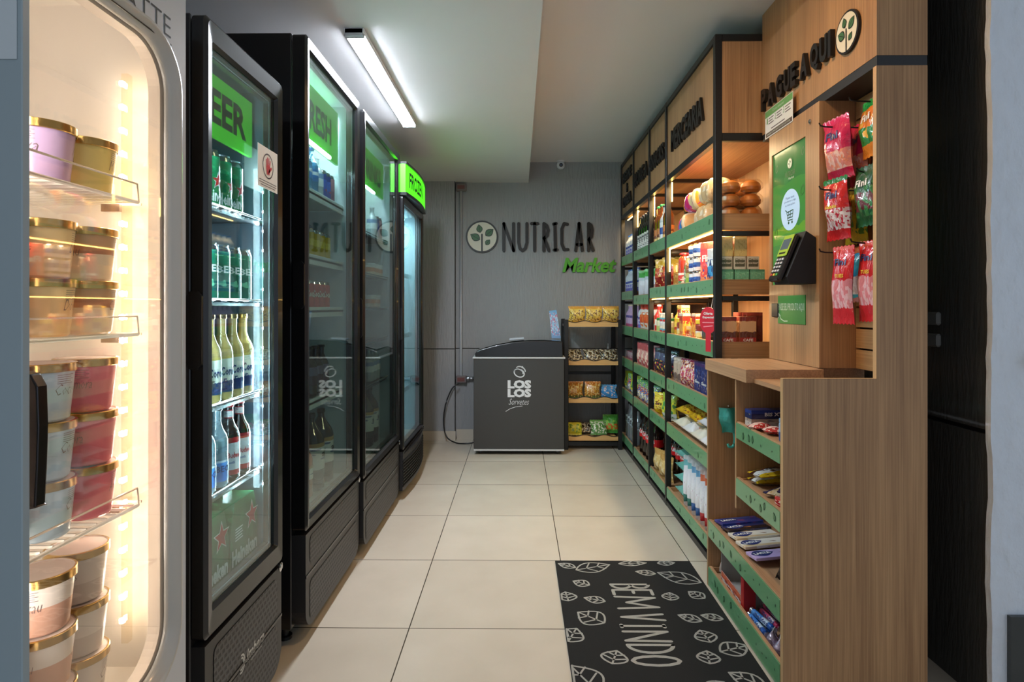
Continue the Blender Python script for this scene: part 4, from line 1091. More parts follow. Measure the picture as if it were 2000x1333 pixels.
# ================================================================ PRODUCTS
def pouch_fn(w, h, t, seed=0):
    rnd = random.Random(seed); ph = [rnd.uniform(0,6) for _ in range(6)]
    s_ = 0.09
    def f(a, c):   # a across -1..1, c up 0..1  -> half thickness
        if c < s_ or c > 1-s_: return 0.0008
        k = (c-s_)/(1-2*s_); e = (1-abs(a)**2.6)
        q = max(0.0, math.sin(PI*k))**0.55 * max(0,e)**0.6
        wv = 1+0.13*math.sin(a*5+ph[0]+k*4)+0.09*math.sin(k*11+ph[1]+a*3)+0.05*math.sin(a*13+ph[2])
        return 0.0008+t/2*q*wv
    def X(a, c): return a*w/2*(1-0.07*math.sin(PI*c)) + 0.004*math.sin(c*7+ph[3])
    return f, X
def mk_pouch(w, h, t, m, text=None, tm=None, th=0.2, tz=0.62, tw=0.7, sub=None, subm=None, seed=0, hole=False):
    def build(name):
        b = MB(); f, X = pouch_fn(w, h, t, seed); NU, NV = 12, 16
        for side in (1, -1):
            V = []; 
            for j in range(NV+1):
                for i in range(NU+1):
                    a = -1+2*i/NU; c = j/NV
                    z = h*c + (0.0022*((i % 2)*2-1) if j in (0, NV) else 0) + 0.0022
                    V.append((X(a, c), -side*f(a, c), z))
            F = []; U = []
            for j in range(NV):
                for i in range(NU):
                    q = (j*(NU+1)+i, j*(NU+1)+i+1, (j+1)*(NU+1)+i+1, (j+1)*(NU+1)+i)
                    u = [(i/NU, j/NV), ((i+1)/NU, j/NV), ((i+1)/NU, (j+1)/NV), (i/NU, (j+1)/NV)]
                    if side < 0: q = tuple(reversed(q)); u = list(reversed(u))
                    F.append(q); U.append(u)
            b.add(V, F, m, None, U, True)
        def txt(s, mm, zz, ww, hh):
            b.text(s, 1, mm, None, width=w*ww, height=hh, bold=0.03, res=1,
                   warp=lambda x, y, z: (x, -f(max(-1,min(1,x/(w/2))), min(.99,max(.01,(zz*h+z)/h)))-0.0025, zz*h+z))
        if text: txt(text, tm, tz, tw, th*h)
        if sub: txt(sub, subm or tm, tz-0.16, tw*0.8, th*h*0.55)
        return b.build(name)
    return build
def mk_box(w, d, h, m, text=None, tm=None, th=0.18, tz=0.6, tw=0.8, side=True, lidm=None, panel=None):
    def build(name):
        b = MB(); b.box(-w/2, w/2, -d/2, d/2, 0, h, m, None, 0.0012)
        if panel: pm, z0, z1 = panel; b.box(-w*0.42, w*0.42, -d/2-0.0005, -d/2, z0*h, z1*h, pm)
        if text:
            b.text(text, 1, tm, tr(0,-d/2-0.0011,tz*h), width=w*tw, height=th*h, bold=0.03, res=1)
            if side: b.text(text, 1, tm, tr(w/2+0.0008,0,tz*h)@rot('Z',R(90)), width=d*tw, height=th*h*0.8, bold=0.03, res=1)
        return b.build(name)
    return build
def cyl_text(b, s, r, z, w, h, m, ang=0.0, bold=0.03, vertical=False):
    def wp(x, y, zz):
        if vertical: x, zz = -(zz-h/2), x+w/2
        a = x/r+ang; return ((r+0.0007)*math.sin(a), -(r+0.0007)*math.cos(a), z+zz)
    b.text(s, 1, m, None, width=w, height=h, bold=bold, res=1, warp=wp)
def mk_can(r, h, m, text=None, tm=None, star_m=None, z=0.2, size=(0.08,0.028), n_around=2):
    def build(name):
        b = MB(); AL = CHROME
        b.lathe([(r*0.78,0),(r*0.95,h*0.03),(r,h*0.06)], AL, 20, None, cap=True)
        b.lathe([(r,h*0.06),(r,h*0.30),(r,h*0.6),(r,h*0.88)], m, 20, None, cap=False)
        b.lathe([(r,h*0.88),(r*0.9,h*0.95),(r*0.84,h*0.975),(r*0.86,h)], AL, 20, None, cap=False)
        b.lathe([(r*0.82,h*0.985),(r*0.0,h*0.984)], AL, 20, None, cap=False)
        if star_m:
            for k in range(3):
                a0 = 2*PI*k/3+0.25; P = star(0, 0, r*0.62)
                W = [((r+.0006)*math.sin(x/r+a0), -(r+.0006)*math.cos(x/r+a0), h*0.46+zz*1.15) for x, zz in [(x*1.22, z_*1.15) for x, z_ in P]]
                c = ((r+.0006)*math.sin(a0), -(r+.0006)*math.cos(a0), h*0.46); n_ = len(W)
                b.add(W+[c], [(i, n_, (i+1) % n_) for i in range(n_)], WHITE)
                W = [((r+.0011)*math.sin(x/r+a0), -(r+.0011)*math.cos(x/r+a0), h*0.46+zz) for x, zz in P]
                c = ((r+.0011)*math.sin(a0), -(r+.0011)*math.cos(a0), h*0.46)
                b.add(W+[c], [(i, n_, (i+1) % n_) for i in range(n_)], star_m)
        if text:
            for k in range(n_around): cyl_text(b, text, r, z*h, size[0], size[1], tm, 2*PI*k/n_around+0.2)
        return b.build(name)
    return build
def mk_bottle(r, h, liquid, cap, label=None, lab=(0.25,0.55), text=None, tm=None, neck=0.38, shoulder=0.60, ltext=(0.05,0.02), neckwrap=None, rn=None, texts2=None):
    def build(name):
        root = bpy.data.objects.new(name, None); COL.objects.link(root); rn_ = rn or r*0.40
        b = MB(); H = h
        prof = [(r*0.85,0),(r,H*0.03),(r,H*shoulder*0.5),(r,H*shoulder),(r*0.86,H*(shoulder+.07)),(r*0.58,H*(shoulder+.14)),(rn_,H*(shoulder+.22)),(rn_,H*0.955)]
        b.lathe(prof, liquid, 18); b.build('bottle_body', root)
        b = MB(); b.lathe([(rn_*1.18,H*0.945),(rn_*1.22,H*0.955),(rn_*1.15,H*0.995),(rn_*0.9,H)], cap, 14); b.build('cap', root)
        if label:
            b = MB(); b.lathe([(r+.0006,H*lab[0]),(r+.0006,H*lab[1])], label, 20, cap=False)
            if text:
                for k in range(2): cyl_text(b, text, r+.0008, H*(lab[0]+(lab[1]-lab[0])*0.45), ltext[0], ltext[1], tm, PI*k+0.1)
            if texts2: cyl_text(b, texts2, r+.0008, H*(lab[0]+(lab[1]-lab[0])*0.2), ltext[0]*.7, ltext[1]*.7, tm, 0.1)
            b.build('label_wrap', root)
        if neckwrap:
            b = MB(); b.lathe([(rn_*1.04+.0004,H*0.80),(rn_*1.04+.0004,H*0.91)], neckwrap, 14, cap=False); b.build('neck_foil', root)
        return root
    return build
def mk_jar(r, h, body, lid, label=None, lidh=0.16, text=None, tm=None):
    def build(name):
        root = bpy.data.objects.new(name, None); COL.objects.link(root)
        b = MB(); b.lathe([(r*0.9,0),(r,h*0.05),(r,h*(1-lidh-0.08)),(r*0.9,h*(1-lidh))], body, 20); b.build('jar_body', root)
        b = MB(); b.lathe([(r*0.96,h*(1-lidh)),(r*0.98,h*(1-lidh*.9)),(r*0.98,h*0.985),(r*0.9,h)], lid, 20); b.build('lid', root)
        if label:
            b = MB(); b.lathe([(r+.0006,h*0.15),(r+.0006,h*(0.85-lidh))], label, 20, cap=False)
            if text: cyl_text(b, text, r+.0008, h*0.4, r*1.5, h*0.16, tm, 0.15); cyl_text(b, text, r+.0008, h*0.4, r*1.5, h*0.16, tm, PI)
            b.build('label_wrap', root)
        return root
    return build
def mk_loaf(l, d, h, m, seed=0):
    """bagged bread: lumpy rounded body with gathered, tied end"""
    def build(name):
        b = MB(); rnd = random.Random(seed); ph = [rnd.uniform(0,6) for _ in range(4)]; NU, NV = 18, 16; V = []; F = []; U = []
        for j in range(NV+1):
            t_ = j/NV; x = -l/2+l*t_
            env = min(1, (t_/0.10))**0.5 if t_ < 0.10 else (1 if t_ < 0.74 else max(0.10, 1-((t_-0.74)/0.14)**1.3*0.9) if t_ < 0.88 else 0.10+0.5*(t_-0.88)/0.12)
            if j == 0: env = 0.02
            for i in range(NU):
                a = 2*PI*i/NU; c, s_ = math.cos(a), math.sin(a)
                cc = math.copysign(abs(c)**0.7, c); ss = math.copysign(abs(s_)**0.7, s_)
                k = env*(1+0.06*math.sin(t_*14+ph[0])+0.05*math.sin(3*a+ph[1]+t_*6))
                V.append((x, cc*d/2*k, h/2+ss*h/2*k*(1 if ss > 0 else min(1, 1/ max(k,0.001)) if k > 1 else 1)))
        for j in range(NV):
            for i in range(NU):
                i2 = (i+1) % NU; F.append((j*NU+i, (j+1)*NU+i, (j+1)*NU+i2, j*NU+i2))
                U.append([(i/NU, j/NV), (i/NU, (j+1)/NV), ((i+1)/NU, (j+1)/NV), ((i+1)/NU, j/NV)])
        F.append(tuple(range(NU))); U.append([(0,0)]*NU); F.append(tuple(reversed([NV*NU+i for i in range(NU)]))); U.append([(0,1)]*NU)
        b.add(V, F, m, None, U, True); return b.build(name)
    return build
def pm(name, stops, *a, **k): return pack('pack_'+name, stops, *a, **k)
def sol(name, rgb, rough=0.3, **k): return mat('tone_'+name, rgb, rough, **k)
TW = sol('white', (232,232,228), 0.5); TB = sol('ink', (28,30,40), 0.5); TNAVY = sol('navy_ink', (28,48,110), 0.4); TRED = sol('red_ink', (196,34,40), 0.4); TYEL = sol('yellow_ink', (236,206,60), 0.4)
TGRN = sol('green_ink', (50,120,60), 0.4); TBRN = sol('brown_ink', (96,60,40), 0.4); TGOLD = sol('gold_ink', (190,160,96), 0.3, metal=0.6)

# ---------------- ice cream tubs
def mk_tub(col, col2=None, word='Coco', lidc=None, split=0.45):
    def build(name):
        root = bpy.data.objects.new(name, None); COL.objects.link(root)
        h = 0.106; rt_, rb_ = 0.0535, 0.0435; r_ = lambda z: rb_+(rt_-rb_)*z/h
        b = MB(); zs = [0, 0.004, h*split, h-0.010]
        b.lathe([(r_(z)-(0.004 if z == 0 else 0), z) for z in zs], col, 28, None, mats=[col, col, col2 or col])
        b.build('cup', root)
        b = MB(); fn = lambda x, y, z: ((r_(0.055)+.0012)*math.sin(x/r_(0.055)), -(r_(0.055)+.0012)*math.cos(x/r_(0.055)), 0.052+z)
        for k in range(3):
            a0 = 2*PI*k/3+0.35
            def wp(x, y, z, a0=a0): zz = 0.048+z; rr_ = r_(zz)+.0008; return (rr_*math.sin(x/0.05+a0), -rr_*math.cos(x/0.05+a0), zz)
            b.text(word, 1, sol('tub_print', (120,100,104)), None, width=0.040, height=0.020, bold=-0.015, shear=0.35, res=1, warp=wp)
            for j in range(5):
                def wl(zz, aa, bb): return [((r_(zz)+.0007)*math.sin(x), -(r_(zz)+.0007)*math.cos(x), zz) for x in (aa, (aa+bb)/2, bb)]
                z0 = 0.084-0.0038*j; A = wl(z0, a0-0.35, a0+0.30-0.1*(j % 2)); B = wl(z0+.0009, a0-0.35, a0+0.30-0.1*(j % 2))
                b.add(A+B, [(0,1,4,3),(1,2,5,4)], MATS['tone_tub_print'])
        b.build('print', root)
        b = MB(); b.lathe([(rt_+.0008,h-0.016),(rt_+.0025,h-0.015),(rt_+.0025,h-.001),(rt_+.001,h),(rt_-.002,h)], GOLD, 28, None, cap=False)
        b.lathe([(rt_-.002,h),(rt_-.003,h-.002),(0.0,h-.002)], lidc or sol('tub_lid', (226,212,206), 0.4), 28, None, cap=False)
        b.build('lid', root); return root
    return build
LIL = sol('lilac', (205,180,226)); YEL = sol('butter', (244,226,140)); ORA = sol('apricot', (250,214,160)); BRO = sol('cocoa', (204,150,118)); CRM = sol('cream', (246,232,206))
BLU = sol('sky', (184,208,226)); PNK = sol('raspberry', (226,124,138)); WHT = sol('tub_white', (226,220,216))
tubs = {'lilac': mk_tub(LIL, word='Uva'), 'yellow': mk_tub(YEL, word='Milho'), 'apricot': mk_tub(ORA, word='Doce'), 'brown': mk_tub(CRM, BRO, word='Cacau', split=0.5), 'blue': mk_tub(BLU, word='Coco'), 'red': mk_tub(PNK, word='Amora'),
        'twotone': mk_tub(sol('mocha', (206,164,146)), WHT, word='Cacau', split=0.5), 'clear': mk_tub(sol('pearl', (206,196,188)), sol('pearl2', (222,216,210)), word='Coco', split=0.4)}
def tub(kind, x, y, z, label, rz=None):
    return place('tub_'+kind, tubs[kind], 'ice_cream_tub', (x, y, z), R(90)+(rz or 0), label, 'ice cream tub', 'ice cream tubs in the white freezer')
X0 = -0.878; yy = (1.198, 1.083, 0.968)
Zs = (0.4046, 0.7856, 1.1526, 1.4356)
tub('yellow', X0, yy[0], Zs[3], 'butter yellow ice cream tub on the top freezer shelf')
tub('lilac', X0, yy[1], Zs[3], 'lilac ice cream tub alone on the top freezer shelf near edge', 0.4)
pos = ('bottom of its stack', 'second from bottom of its stack', 'third up in its stack')
for k in range(2):
    w_ = ('lower', 'upper')[k]
    tub('brown', X0, yy[0], Zs[2]+0.1066*k, w_+' brown and cream ice cream tub on the second freezer shelf', 0.2*k)
    tub('apricot', X0, yy[1], Zs[2]+0.1066*k, w_+' apricot ice cream tub on the second freezer shelf', 0.3*k-.1)
    tub('lilac', X0, yy[2], Zs[2]+0.1066*k, w_+' lilac ice cream tub of the second freezer shelf stack', 0.2)
for k in range(3):
    w_ = ('bottom', 'middle', 'top')[k]
    tub('red', X0, yy[0], Zs[1]+0.1066*k, w_+' raspberry pink ice cream tub of the three stacked on third shelf', 0.3*k)
    tub('blue', X0, yy[1], Zs[1]+0.1066*k, w_+' pale blue ice cream tub of the stack behind the handle', -0.2*k)
    tub('clear', X0-0.0, yy[2], Zs[1]+0.1066*k, w_+' pearl white ice cream tub beside the pale blue stack', 0.1*k)
for k in range(3):
    w_ = ('bottom', 'middle', 'top')[k]
    tub('clear', X0-0.018, yy[0]+0.0, Zs[0]+0.1066*k-0.0, w_+' pearl tub of the floor stack beside the light strip', 0.2*k)
for k in range(3):
    w_ = ('bottom', 'middle', 'top')[k]
    tub('twotone', X0, yy[1], Zs[0]+0.1066*k, w_+' white and mocha tub of the floor stack in freezer', 0.25*k)
for k in range(2):
    w_ = ('lower', 'upper')[k]
    tub('twotone', X0, yy[2], Zs[0]+0.1066*k, w_+' white and mocha tub of the nearest short floor stack', 0.1*k)

# ---------------- beer cooler
BG = pm('beer_green', [(0,(30,130,80)),(0.72,(34,140,88)),(0.95,(40,150,96))], (60,170,110), 3, (0.55,0.9), 0.60, 0.18, None, 0.0)
can_star = mk_can(0.0328, 0.158, BG, 'Heineken', TW, TRED, 0.10, (0.088,0.034))
SW_ = pm('swirl_green', [(0,(16,104,84)),(0.5,(22,118,92)),(0.9,(24,126,98))], (120,200,160), 5, (0.08,0.92), 0.58, 0.18, None, 0.0)
can_swirl = mk_can(0.0328, 0.158, SW_, 'BEER', TW, None, 0.50, (0.07,0.020), 3)
for i in range(4):
    place('can_star', can_star, 'beer_can', (-0.852, 1.752-0.0675*i, 1.4775), R(90)-0.35+0.2*(i % 2), 'green beer can with red star on top cooler shelf, %s from the light strip' % ('first','second','third','fourth','fifth')[i], 'beer can', 'green beer cans on the top shelf')
for i in range(5):
    k = 'can_swirl' if i < 4 else 'can_star'
    place(k, can_swirl, 'beer_can', (-0.852, 1.810-0.0675*i, 1.2235), R(90)-0.3, ('green swirl beer can on second cooler shelf, %s from the light strip' if i < 4 else 'green red-starred beer can on second cooler shelf, %s from the light strip') % ('first','second','third','fourth','fifth')[i], 'beer can', 'beer cans on the second shelf')
CORL = pm('corona_label', [(0,(40,58,110)),(0.30,(226,226,214)),(0.92,(190,170,90))], None, 5, rough=0.4, wr=0)
corona = mk_bottle(0.0305, 0.245, mat('pale_lager_glass', (186,160,96), 0.08, coat=1.0), GOLD, CORL, (0.10,0.52), 'Corona', TNAVY, shoulder=0.56, ltext=(0.055,0.026), texts2='Extra')
for i in range(5):
    place('corona', corona, 'beer_bottle', (-0.852, 1.828-0.066*i, 0.9415), R(90)-0.4, 'pale beer bottle with white Corona label, %s from the cooler light strip' % ('first','second','third','fourth','fifth')[i], 'beer bottle', 'Corona bottles on the third cooler shelf'.replace('Corona','pale beer'))
BUDL = pm('red_white_label', [(0,(190,40,44)),(0.14,(232,230,228)),(0.86,(190,40,44))], (150,160,190), 5, (0.3,0.85), 0.6, 0.4, None, 0)
bud = mk_bottle(0.0305, 0.225, mat('amber_glass', (44,24,16), 0.08, coat=1.0), TRED, BUDL, (0.08,0.56), 'Budweiser', TRED, shoulder=0.58, ltext=(0.055,0.017), neckwrap=BUDL)
BLL = pm('blue_label', [(0,(50,120,200)),(0.5,(60,140,220)),(0.9,(200,210,220))], None, wr=0)
blueb = mk_bottle(0.0305, 0.225, mat('clear_blue_glass', (120,140,150), 0.08, coat=1.0), STEEL, BLL, (0.08,0.34), 'BECK', TNAVY, shoulder=0.58, ltext=(0.05,0.018))
for i in range(2): place('bud', bud, 'beer_bottle', (-0.852, 1.806-0.068*i, 0.7015), R(90)-0.4, ('farther','nearer')[i]+' brown beer bottle with red and white label on fourth cooler shelf', 'beer bottle')
for i in range(2): place('blueb', blueb, 'beer_bottle', (-0.852, 1.668-0.068*i, 0.7015), R(90)-0.4, ('farther','nearer')[i]+' clear beer bottle with blue label on fourth cooler shelf', 'beer bottle')
def sixpack(name):
    root = bpy.data.objects.new(name, None); COL.objects.link(root)
    GP = pm('carton_green', [(0,(24,96,54)),(0.9,(30,110,62))], (36,120,70), 3, (0,1), 0.58, 0.3, None, 0.05)
    b = MB(); o = [(-0.085,0),(0.085,0),(0.088,0.15),(0.062,0.232),(-0.062,0.232),(-0.088,0.15)]
    b.prism(o, -0.055, 0.055, GP)
    M = tr(0,-0.0562,0)
    b.add([(x,0,z) for x,z in star(0.045,0.165,0.046)], [tuple(range(10))], TW, M); b.add([(x,-0.0004,z) for x,z in star(0.045,0.165,0.039)], [tuple(range(10))], TRED, M)
    b.text('Heineken', 1, TW, M@tr(0,-0.0004,0.052)@rot('Y',R(0)), width=0.160, height=0.046, bold=0.04)
    for k in range(5): b.box(-0.06,-0.015-0.004*(k % 2),-0.0006,0,0.120+0.008*k,0.123+0.008*k, TW, M)
    b.build('carton', root)
    b = MB(); b.box(-0.028,0.028,-0.004,0.004,0.232,0.250, GP); b.build('carry_grip', root); return root
for i in range(2): place('sixpack', sixpack, 'beer_carton', (-0.872, 1.765-0.185*i, 0.4096), R(90), ('farther','nearer')[i]+' green beer carton with a red star at the bottom of the beer cooler', 'beer carton')

# ---------------- FRESH cooler
def simple_bottle(key, r, h, liquid, cap, lab=None, **k): return mk_bottle(r, h, liquid, cap, lab, **k)
aqua = sol('aqua_liquid', (64,120,160), 0.1, coat=1.0); dkb = sol('cola_liquid', (24,16,14), 0.08, coat=1.0)
b_blue = mk_bottle(0.033, 0.205, aqua, sol('blue_cap',(30,90,170)), pm('blue_white',[(0,(40,110,180)),(0.5,(220,228,235)),(0.8,(40,110,180))],wr=0), (0.3,0.55), neck=0.3, shoulder=0.62)
b_clear = mk_bottle(0.031, 0.185, sol('water', (170,182,186), 0.08, coat=1.0), sol('silver_cap',(180,185,190)), pm('white_blue',[(0,(225,230,232)),(0.6,(120,150,190))],wr=0), (0.3,0.6))
c_navy = mk_can(0.0265, 0.14, pm('navy_can',[(0,(40,70,150)),(0.4,(50,90,180)),(0.8,(30,50,120))],(200,60,60),4,(0.3,0.6),0.6,0.2,None,0))
c_pink = mk_can(0.0265, 0.14, pm('mauve_can',[(0,(130,80,100)),(0.5,(170,120,130))],None,wr=0,rough=0.2))
c_yel = mk_can(0.033, 0.123, pm('yellow_can',[(0,(190,160,30)),(0.45,(226,206,80)),(0.75,(200,170,40))],(60,60,40),6,(0.35,0.6),0.58,0.2,None,0))
c_red = mk_can(0.0328, 0.122, pm('red_can',[(0,(196,26,32)),(0.9,(206,34,40))],None,wr=0,rough=0.2), 'Coca-Cola', TW, None, 0.42, (0.075,0.030))
fx = -0.862
for i, (k, bd, y, nm) in enumerate((('b_blue',b_blue,2.40,'blue water bottle'),('b_blue',b_blue,2.475,'blue water bottle'),('b_clear',b_clear,2.545,'clear water bottle'),('c_navy',c_navy,2.606,'navy drink can'),('c_navy',c_navy,2.662,'navy drink can'),('c_pink',c_pink,2.716,'mauve drink can'))):
    place(k, bd, nm.replace('blue ','').replace('clear ','').replace('navy ','').replace('mauve ','').replace(' ','_'), (fx-0.008, y, 1.666), R(90), nm+' on the top FRESH cooler shelf, %s counting from the near side' % ('first','second','third','fourth','fifth','sixth')[i], 'can' if 'can' in nm else 'bottle')
for i in range(5):
    place('c_yel', c_yel, 'drink_can', (fx-0.012, 2.37+0.069*i, 1.406), R(90), 'yellow drink can on second FRESH cooler shelf, %s from the near side' % ('first','second','third','fourth','fifth')[i], 'can', 'yellow cans in the second cooler')
jug = mk_bottle(0.062, 0.235, sol('blue_jug',(40,90,150),0.15,coat=1), sol('blue_cap',(30,90,170)), None, shoulder=0.6)
place('jug', jug, 'water_jug', (-0.975, 2.66, 1.406), 0, 'large blue water jug behind the yellow cans in the cooler', 'jug')
for i in range(5):
    place('c_red', c_red, 'cola_can', (fx-0.012, 2.37+0.067*i, 1.196), R(90)-0.2, 'red cola can on third FRESH cooler shelf, %s from the near side' % ('first','second','third','fourth','fifth')[i], 'can', 'red cola cans in the second cooler')
PETL = pm('pet_label', [(0,(226,226,222)),(0.2,(232,232,228)),(0.85,(190,150,90))], (90,110,150), 4, (0.2,0.8), 0.6, 0.4, None, 0)
pet_dark = mk_bottle(0.054, 0.325, dkb, sol('black_cap',(20,20,22)), PETL, (0.28,0.62), 'all', TB, shoulder=0.66, ltext=(0.05,0.03), rn=0.015)
pet_or = mk_bottle(0.045, 0.26, sol('orange_juice',(196,96,40),0.15,coat=1), sol('orange_cap',(220,110,30)), PETL, (0.3,0.5), rn=0.015)
for i in range(2): place('pet_dark', pet_dark, 'soda_bottle', (-0.885, 2.53+0.125*i, 0.4296), R(90), ('nearer','farther')[i]+' large dark soda bottle on the FRESH cooler floor', 'bottle')
place('pet_or', pet_or, 'juice_bottle', (-0.885, 2.415, 0.4296), R(90), 'orange juice bottle on the FRESH cooler floor beside dark sodas', 'bottle')
for i in range(3): place('iso', mk_bottle(0.034,0.21,sol('dark_tea',(50,34,40),0.15,coat=1), sol('black_cap',(20,20,22)), pm('plum_label',[(0,(90,60,80)),(0.5,(120,110,140))],wr=0),(0.25,0.6)), 'tea_bottle', (fx-0.012, 2.47+0.075*i, 0.831), R(90), 'dark tea bottle on fourth FRESH cooler shelf, %s from near side' % ('first','second','third')[i], 'bottle', 'dark tea bottles in the second cooler')
# ---------------- dim cooler
for i, (y, z, kk, bd, nm) in enumerate(((3.44,1.6015,'b_clear',b_clear,'clear water bottle'),(3.51,1.6015,'c_navy',c_navy,'navy drink can'),(3.58,1.6015,'c_pink',c_pink,'mauve drink can'))):
    place(kk, bd, nm.split(' ',1)[1].replace(' ','_'), (-0.85, y, z), R(90), nm+' on the top shelf of the dim cooler', 'can' if 'can' in nm else 'bottle')
cup_o = mk_jar(0.04, 0.075, pm('yoghurt',[(0,(226,200,170)),(0.4,(220,130,70)),(0.8,(230,228,220))],wr=0), WHITE, None)
for i, (y, z) in enumerate(((3.38,1.3815),(3.47,1.3815),(3.56,1.3815),(3.40,1.2015),(3.50,1.2015))):
    place('cup_o', cup_o, 'dessert_cup', (-0.856, y, z), R(90), 'orange and white dessert cup, %s of five in the dim cooler' % ('first','second','third','fourth','fifth')[i], 'cup', 'dessert cups in the dim cooler')
for i in range(2): place('pet_dark', pet_dark, 'soda_bottle', (-0.89, 3.42+0.12*i, 0.4046), R(90), ('nearer','farther')[i]+' dark soda bottle on the floor of the dim cooler', 'bottle')
for i in range(3): place('b_clear', b_clear, 'water_bottle', (-0.856, 3.38+0.08*i, 0.7815), R(90), 'clear water bottle on the lowest dim cooler shelf, %s from near' % ('first','second','third')[i], 'bottle')
# ---------------- frozen
fz = {'fz_yel': mk_pouch(0.15,0.13,0.04,pm('frozen_yellow',[(0,(200,190,60)),(0.5,(120,170,70))],(230,230,220),5)), 'fz_blu': mk_pouch(0.15,0.13,0.04,pm('frozen_blue',[(0,(60,110,160)),(0.5,(200,215,225))],(90,150,190),5))}
for i, (k, y, z) in enumerate((('fz_yel',4.05,1.4245),('fz_blu',4.22,1.4245),('fz_blu',4.05,1.0045),('fz_yel',4.22,1.0045),('fz_blu',4.15,0.6245))):
    place(k, fz[k], 'frozen_packet', (-0.86, y, z), R(90), ('yellow green' if k == 'fz_yel' else 'blue white')+' frozen food packet, %s' % ('top shelf near side','top shelf far side','middle shelf near side','middle shelf far side','lowest shelf')[i], 'frozen packet')

# ================================================================ shelf goods
GOODS = {}
def G(key, b_, w, name, cat): GOODS[key] = (b_, w, name, cat)
G('cracker', mk_box(0.10,0.055,0.045,pm('cracker',[(0,(200,150,60)),(0.3,(226,190,110)),(0.7,(190,130,60))],(150,80,40),5)), 0.10, 'cracker_box', 'box')
G('passata', mk_bottle(0.036,0.20,sol('tomato',(176,52,30),0.15,coat=1), TRED, pm('tomato_label',[(0,(60,120,60)),(0.3,(210,60,50)),(0.8,(230,226,210))],(240,230,210),5,wr=0),(0.08,0.42),shoulder=0.78,rn=0.024), 0.078, 'tomato_sauce_bottle', 'sauce bottle')
G('spice', mk_bottle(0.022,0.175,pm('spice',[(0,(220,60,60)),(0.2,(226,226,216)),(0.6,(150,110,80))],(90,140,80),6,wr=0), TW, shoulder=0.72), 0.05, 'seasoning_bottle', 'seasoning')
G('greenjar', mk_jar(0.032,0.12,pm('greenjar',[(0,(150,196,70)),(0.5,(200,190,120)),(0.75,(140,90,50))],None,wr=0), sol('amber_lid',(190,120,60)), None), 0.07, 'condiment_jar', 'jar')
G('bluecan', mk_can(0.036,0.075,pm('bluecan',[(0,(226,228,232)),(0.3,(60,100,180)),(0.7,(230,232,236))],(40,60,140),4,(0.2,0.8),0.55,0.25,None,0)), 0.076, 'food_tin', 'tin')
G('cereal', mk_box(0.17,0.06,0.218,pm('cereal',[(0,(196,120,70)),(0.18,(206,60,50)),(0.5,(216,40,44)),(0.85,(226,70,50))],(236,150,90),4,(0.05,0.6),0.55,0.4,(40,60,150)),'Flakes',TW,0.15,0.55), 0.17, 'cereal_box', 'cereal box')
G('milkbox', mk_box(0.085,0.06,0.17,pm('milkbox',[(0,(190,110,60)),(0.2,(60,150,210)),(0.5,(226,230,232))],(40,60,120),4)), 0.085, 'milk_powder_box', 'box')
G('teacream', mk_box(0.058,0.058,0.092,pm('teacream',[(0,(222,200,130)),(0.9,(230,214,150))],(200,176,100),9,(0.2,0.8),0.6)), 0.058, 'tea_box', 'tea box')
G('teawhite', mk_box(0.054,0.058,0.060,pm('teawhite',[(0,(224,222,206))],None),None,panel=(pm('tea_print',[(0,(84,88,72)),(0.35,(206,204,190)),(0.5,(90,94,78)),(0.8,(206,204,190))],(110,112,96),9,(0,1),0.55,0.5,wr=0),0.2,0.86)), 0.054, 'tea_box', 'tea box')
G('teamint', mk_box(0.066,0.058,0.062,pm('teamint',[(0,(120,196,160)),(0.85,(90,160,130))],(150,214,182),8,(0.1,0.8),0.58)), 0.066, 'tea_box', 'tea box')
G('nescau', mk_jar(0.052,0.115,pm('choc_powder',[(0,(200,150,60)),(0.3,(226,222,210)),(0.6,(150,60,50))],(240,220,140),4,wr=0), TYEL, None, 0.2), 0.108, 'chocolate_powder_jar', 'jar')
G('mustard', mk_bottle(0.030,0.185,sol('mustard',(226,176,40),0.3,coat=.5), TYEL, pm('mustard_label',[(0,(210,150,30)),(0.5,(236,200,80))],(190,60,40),4,wr=0),(0.15,0.5)), 0.064, 'mustard_bottle', 'sauce bottle')
G('maizebox', mk_box(0.085,0.05,0.075,pm('maize',[(0,(216,60,44)),(0.35,(236,200,80)),(0.8,(230,210,150))],(230,230,220),4),'MIX',TRED,0.3,0.4), 0.085, 'starch_box', 'box')
G('orangepk', mk_box(0.075,0.045,0.145,pm('orangepk',[(0,(220,90,50)),(0.3,(236,150,60)),(0.6,(206,50,40)),(0.9,(236,220,200))],(240,200,90),4)), 0.075, 'biscuit_box', 'box')
G('darkcoffee', mk_box(0.075,0.05,0.175,pm('darkcoffee',[(0,(30,54,50)),(0.95,(40,70,66))],(190,170,110),5,(0.4,0.6),0.62),'CAFE',TGOLD,0.1,0.5,0.5), 0.075, 'coffee_box', 'coffee box')
G('blackpk', mk_pouch(0.10,0.16,0.05,pm('blackpk',[(0,(26,26,28)),(0.3,(60,56,50)),(0.5,(24,24,26))],(226,214,160),4,(0.2,0.6),0.58)), 0.10, 'coffee_packet', 'coffee packet')
G('redcoffee', mk_box(0.078,0.055,0.135,pm('redcoffee',[(0,(160,40,40)),(0.28,(96,50,40)),(0.48,(216,176,130)),(0.85,(130,40,36))],None),'CAFE',TW,0.1,0.15,0.6,panel=(sol('tan',(214,176,136)),0.5,0.82)), 0.078, 'coffee_packet', 'coffee packet')
G('redbox', mk_box(0.115,0.07,0.155,pm('redbox',[(0,(110,40,36)),(0.9,(150,60,50))],(60,50,40),4,(0.1,0.6),0.6)), 0.115, 'gift_box', 'box')
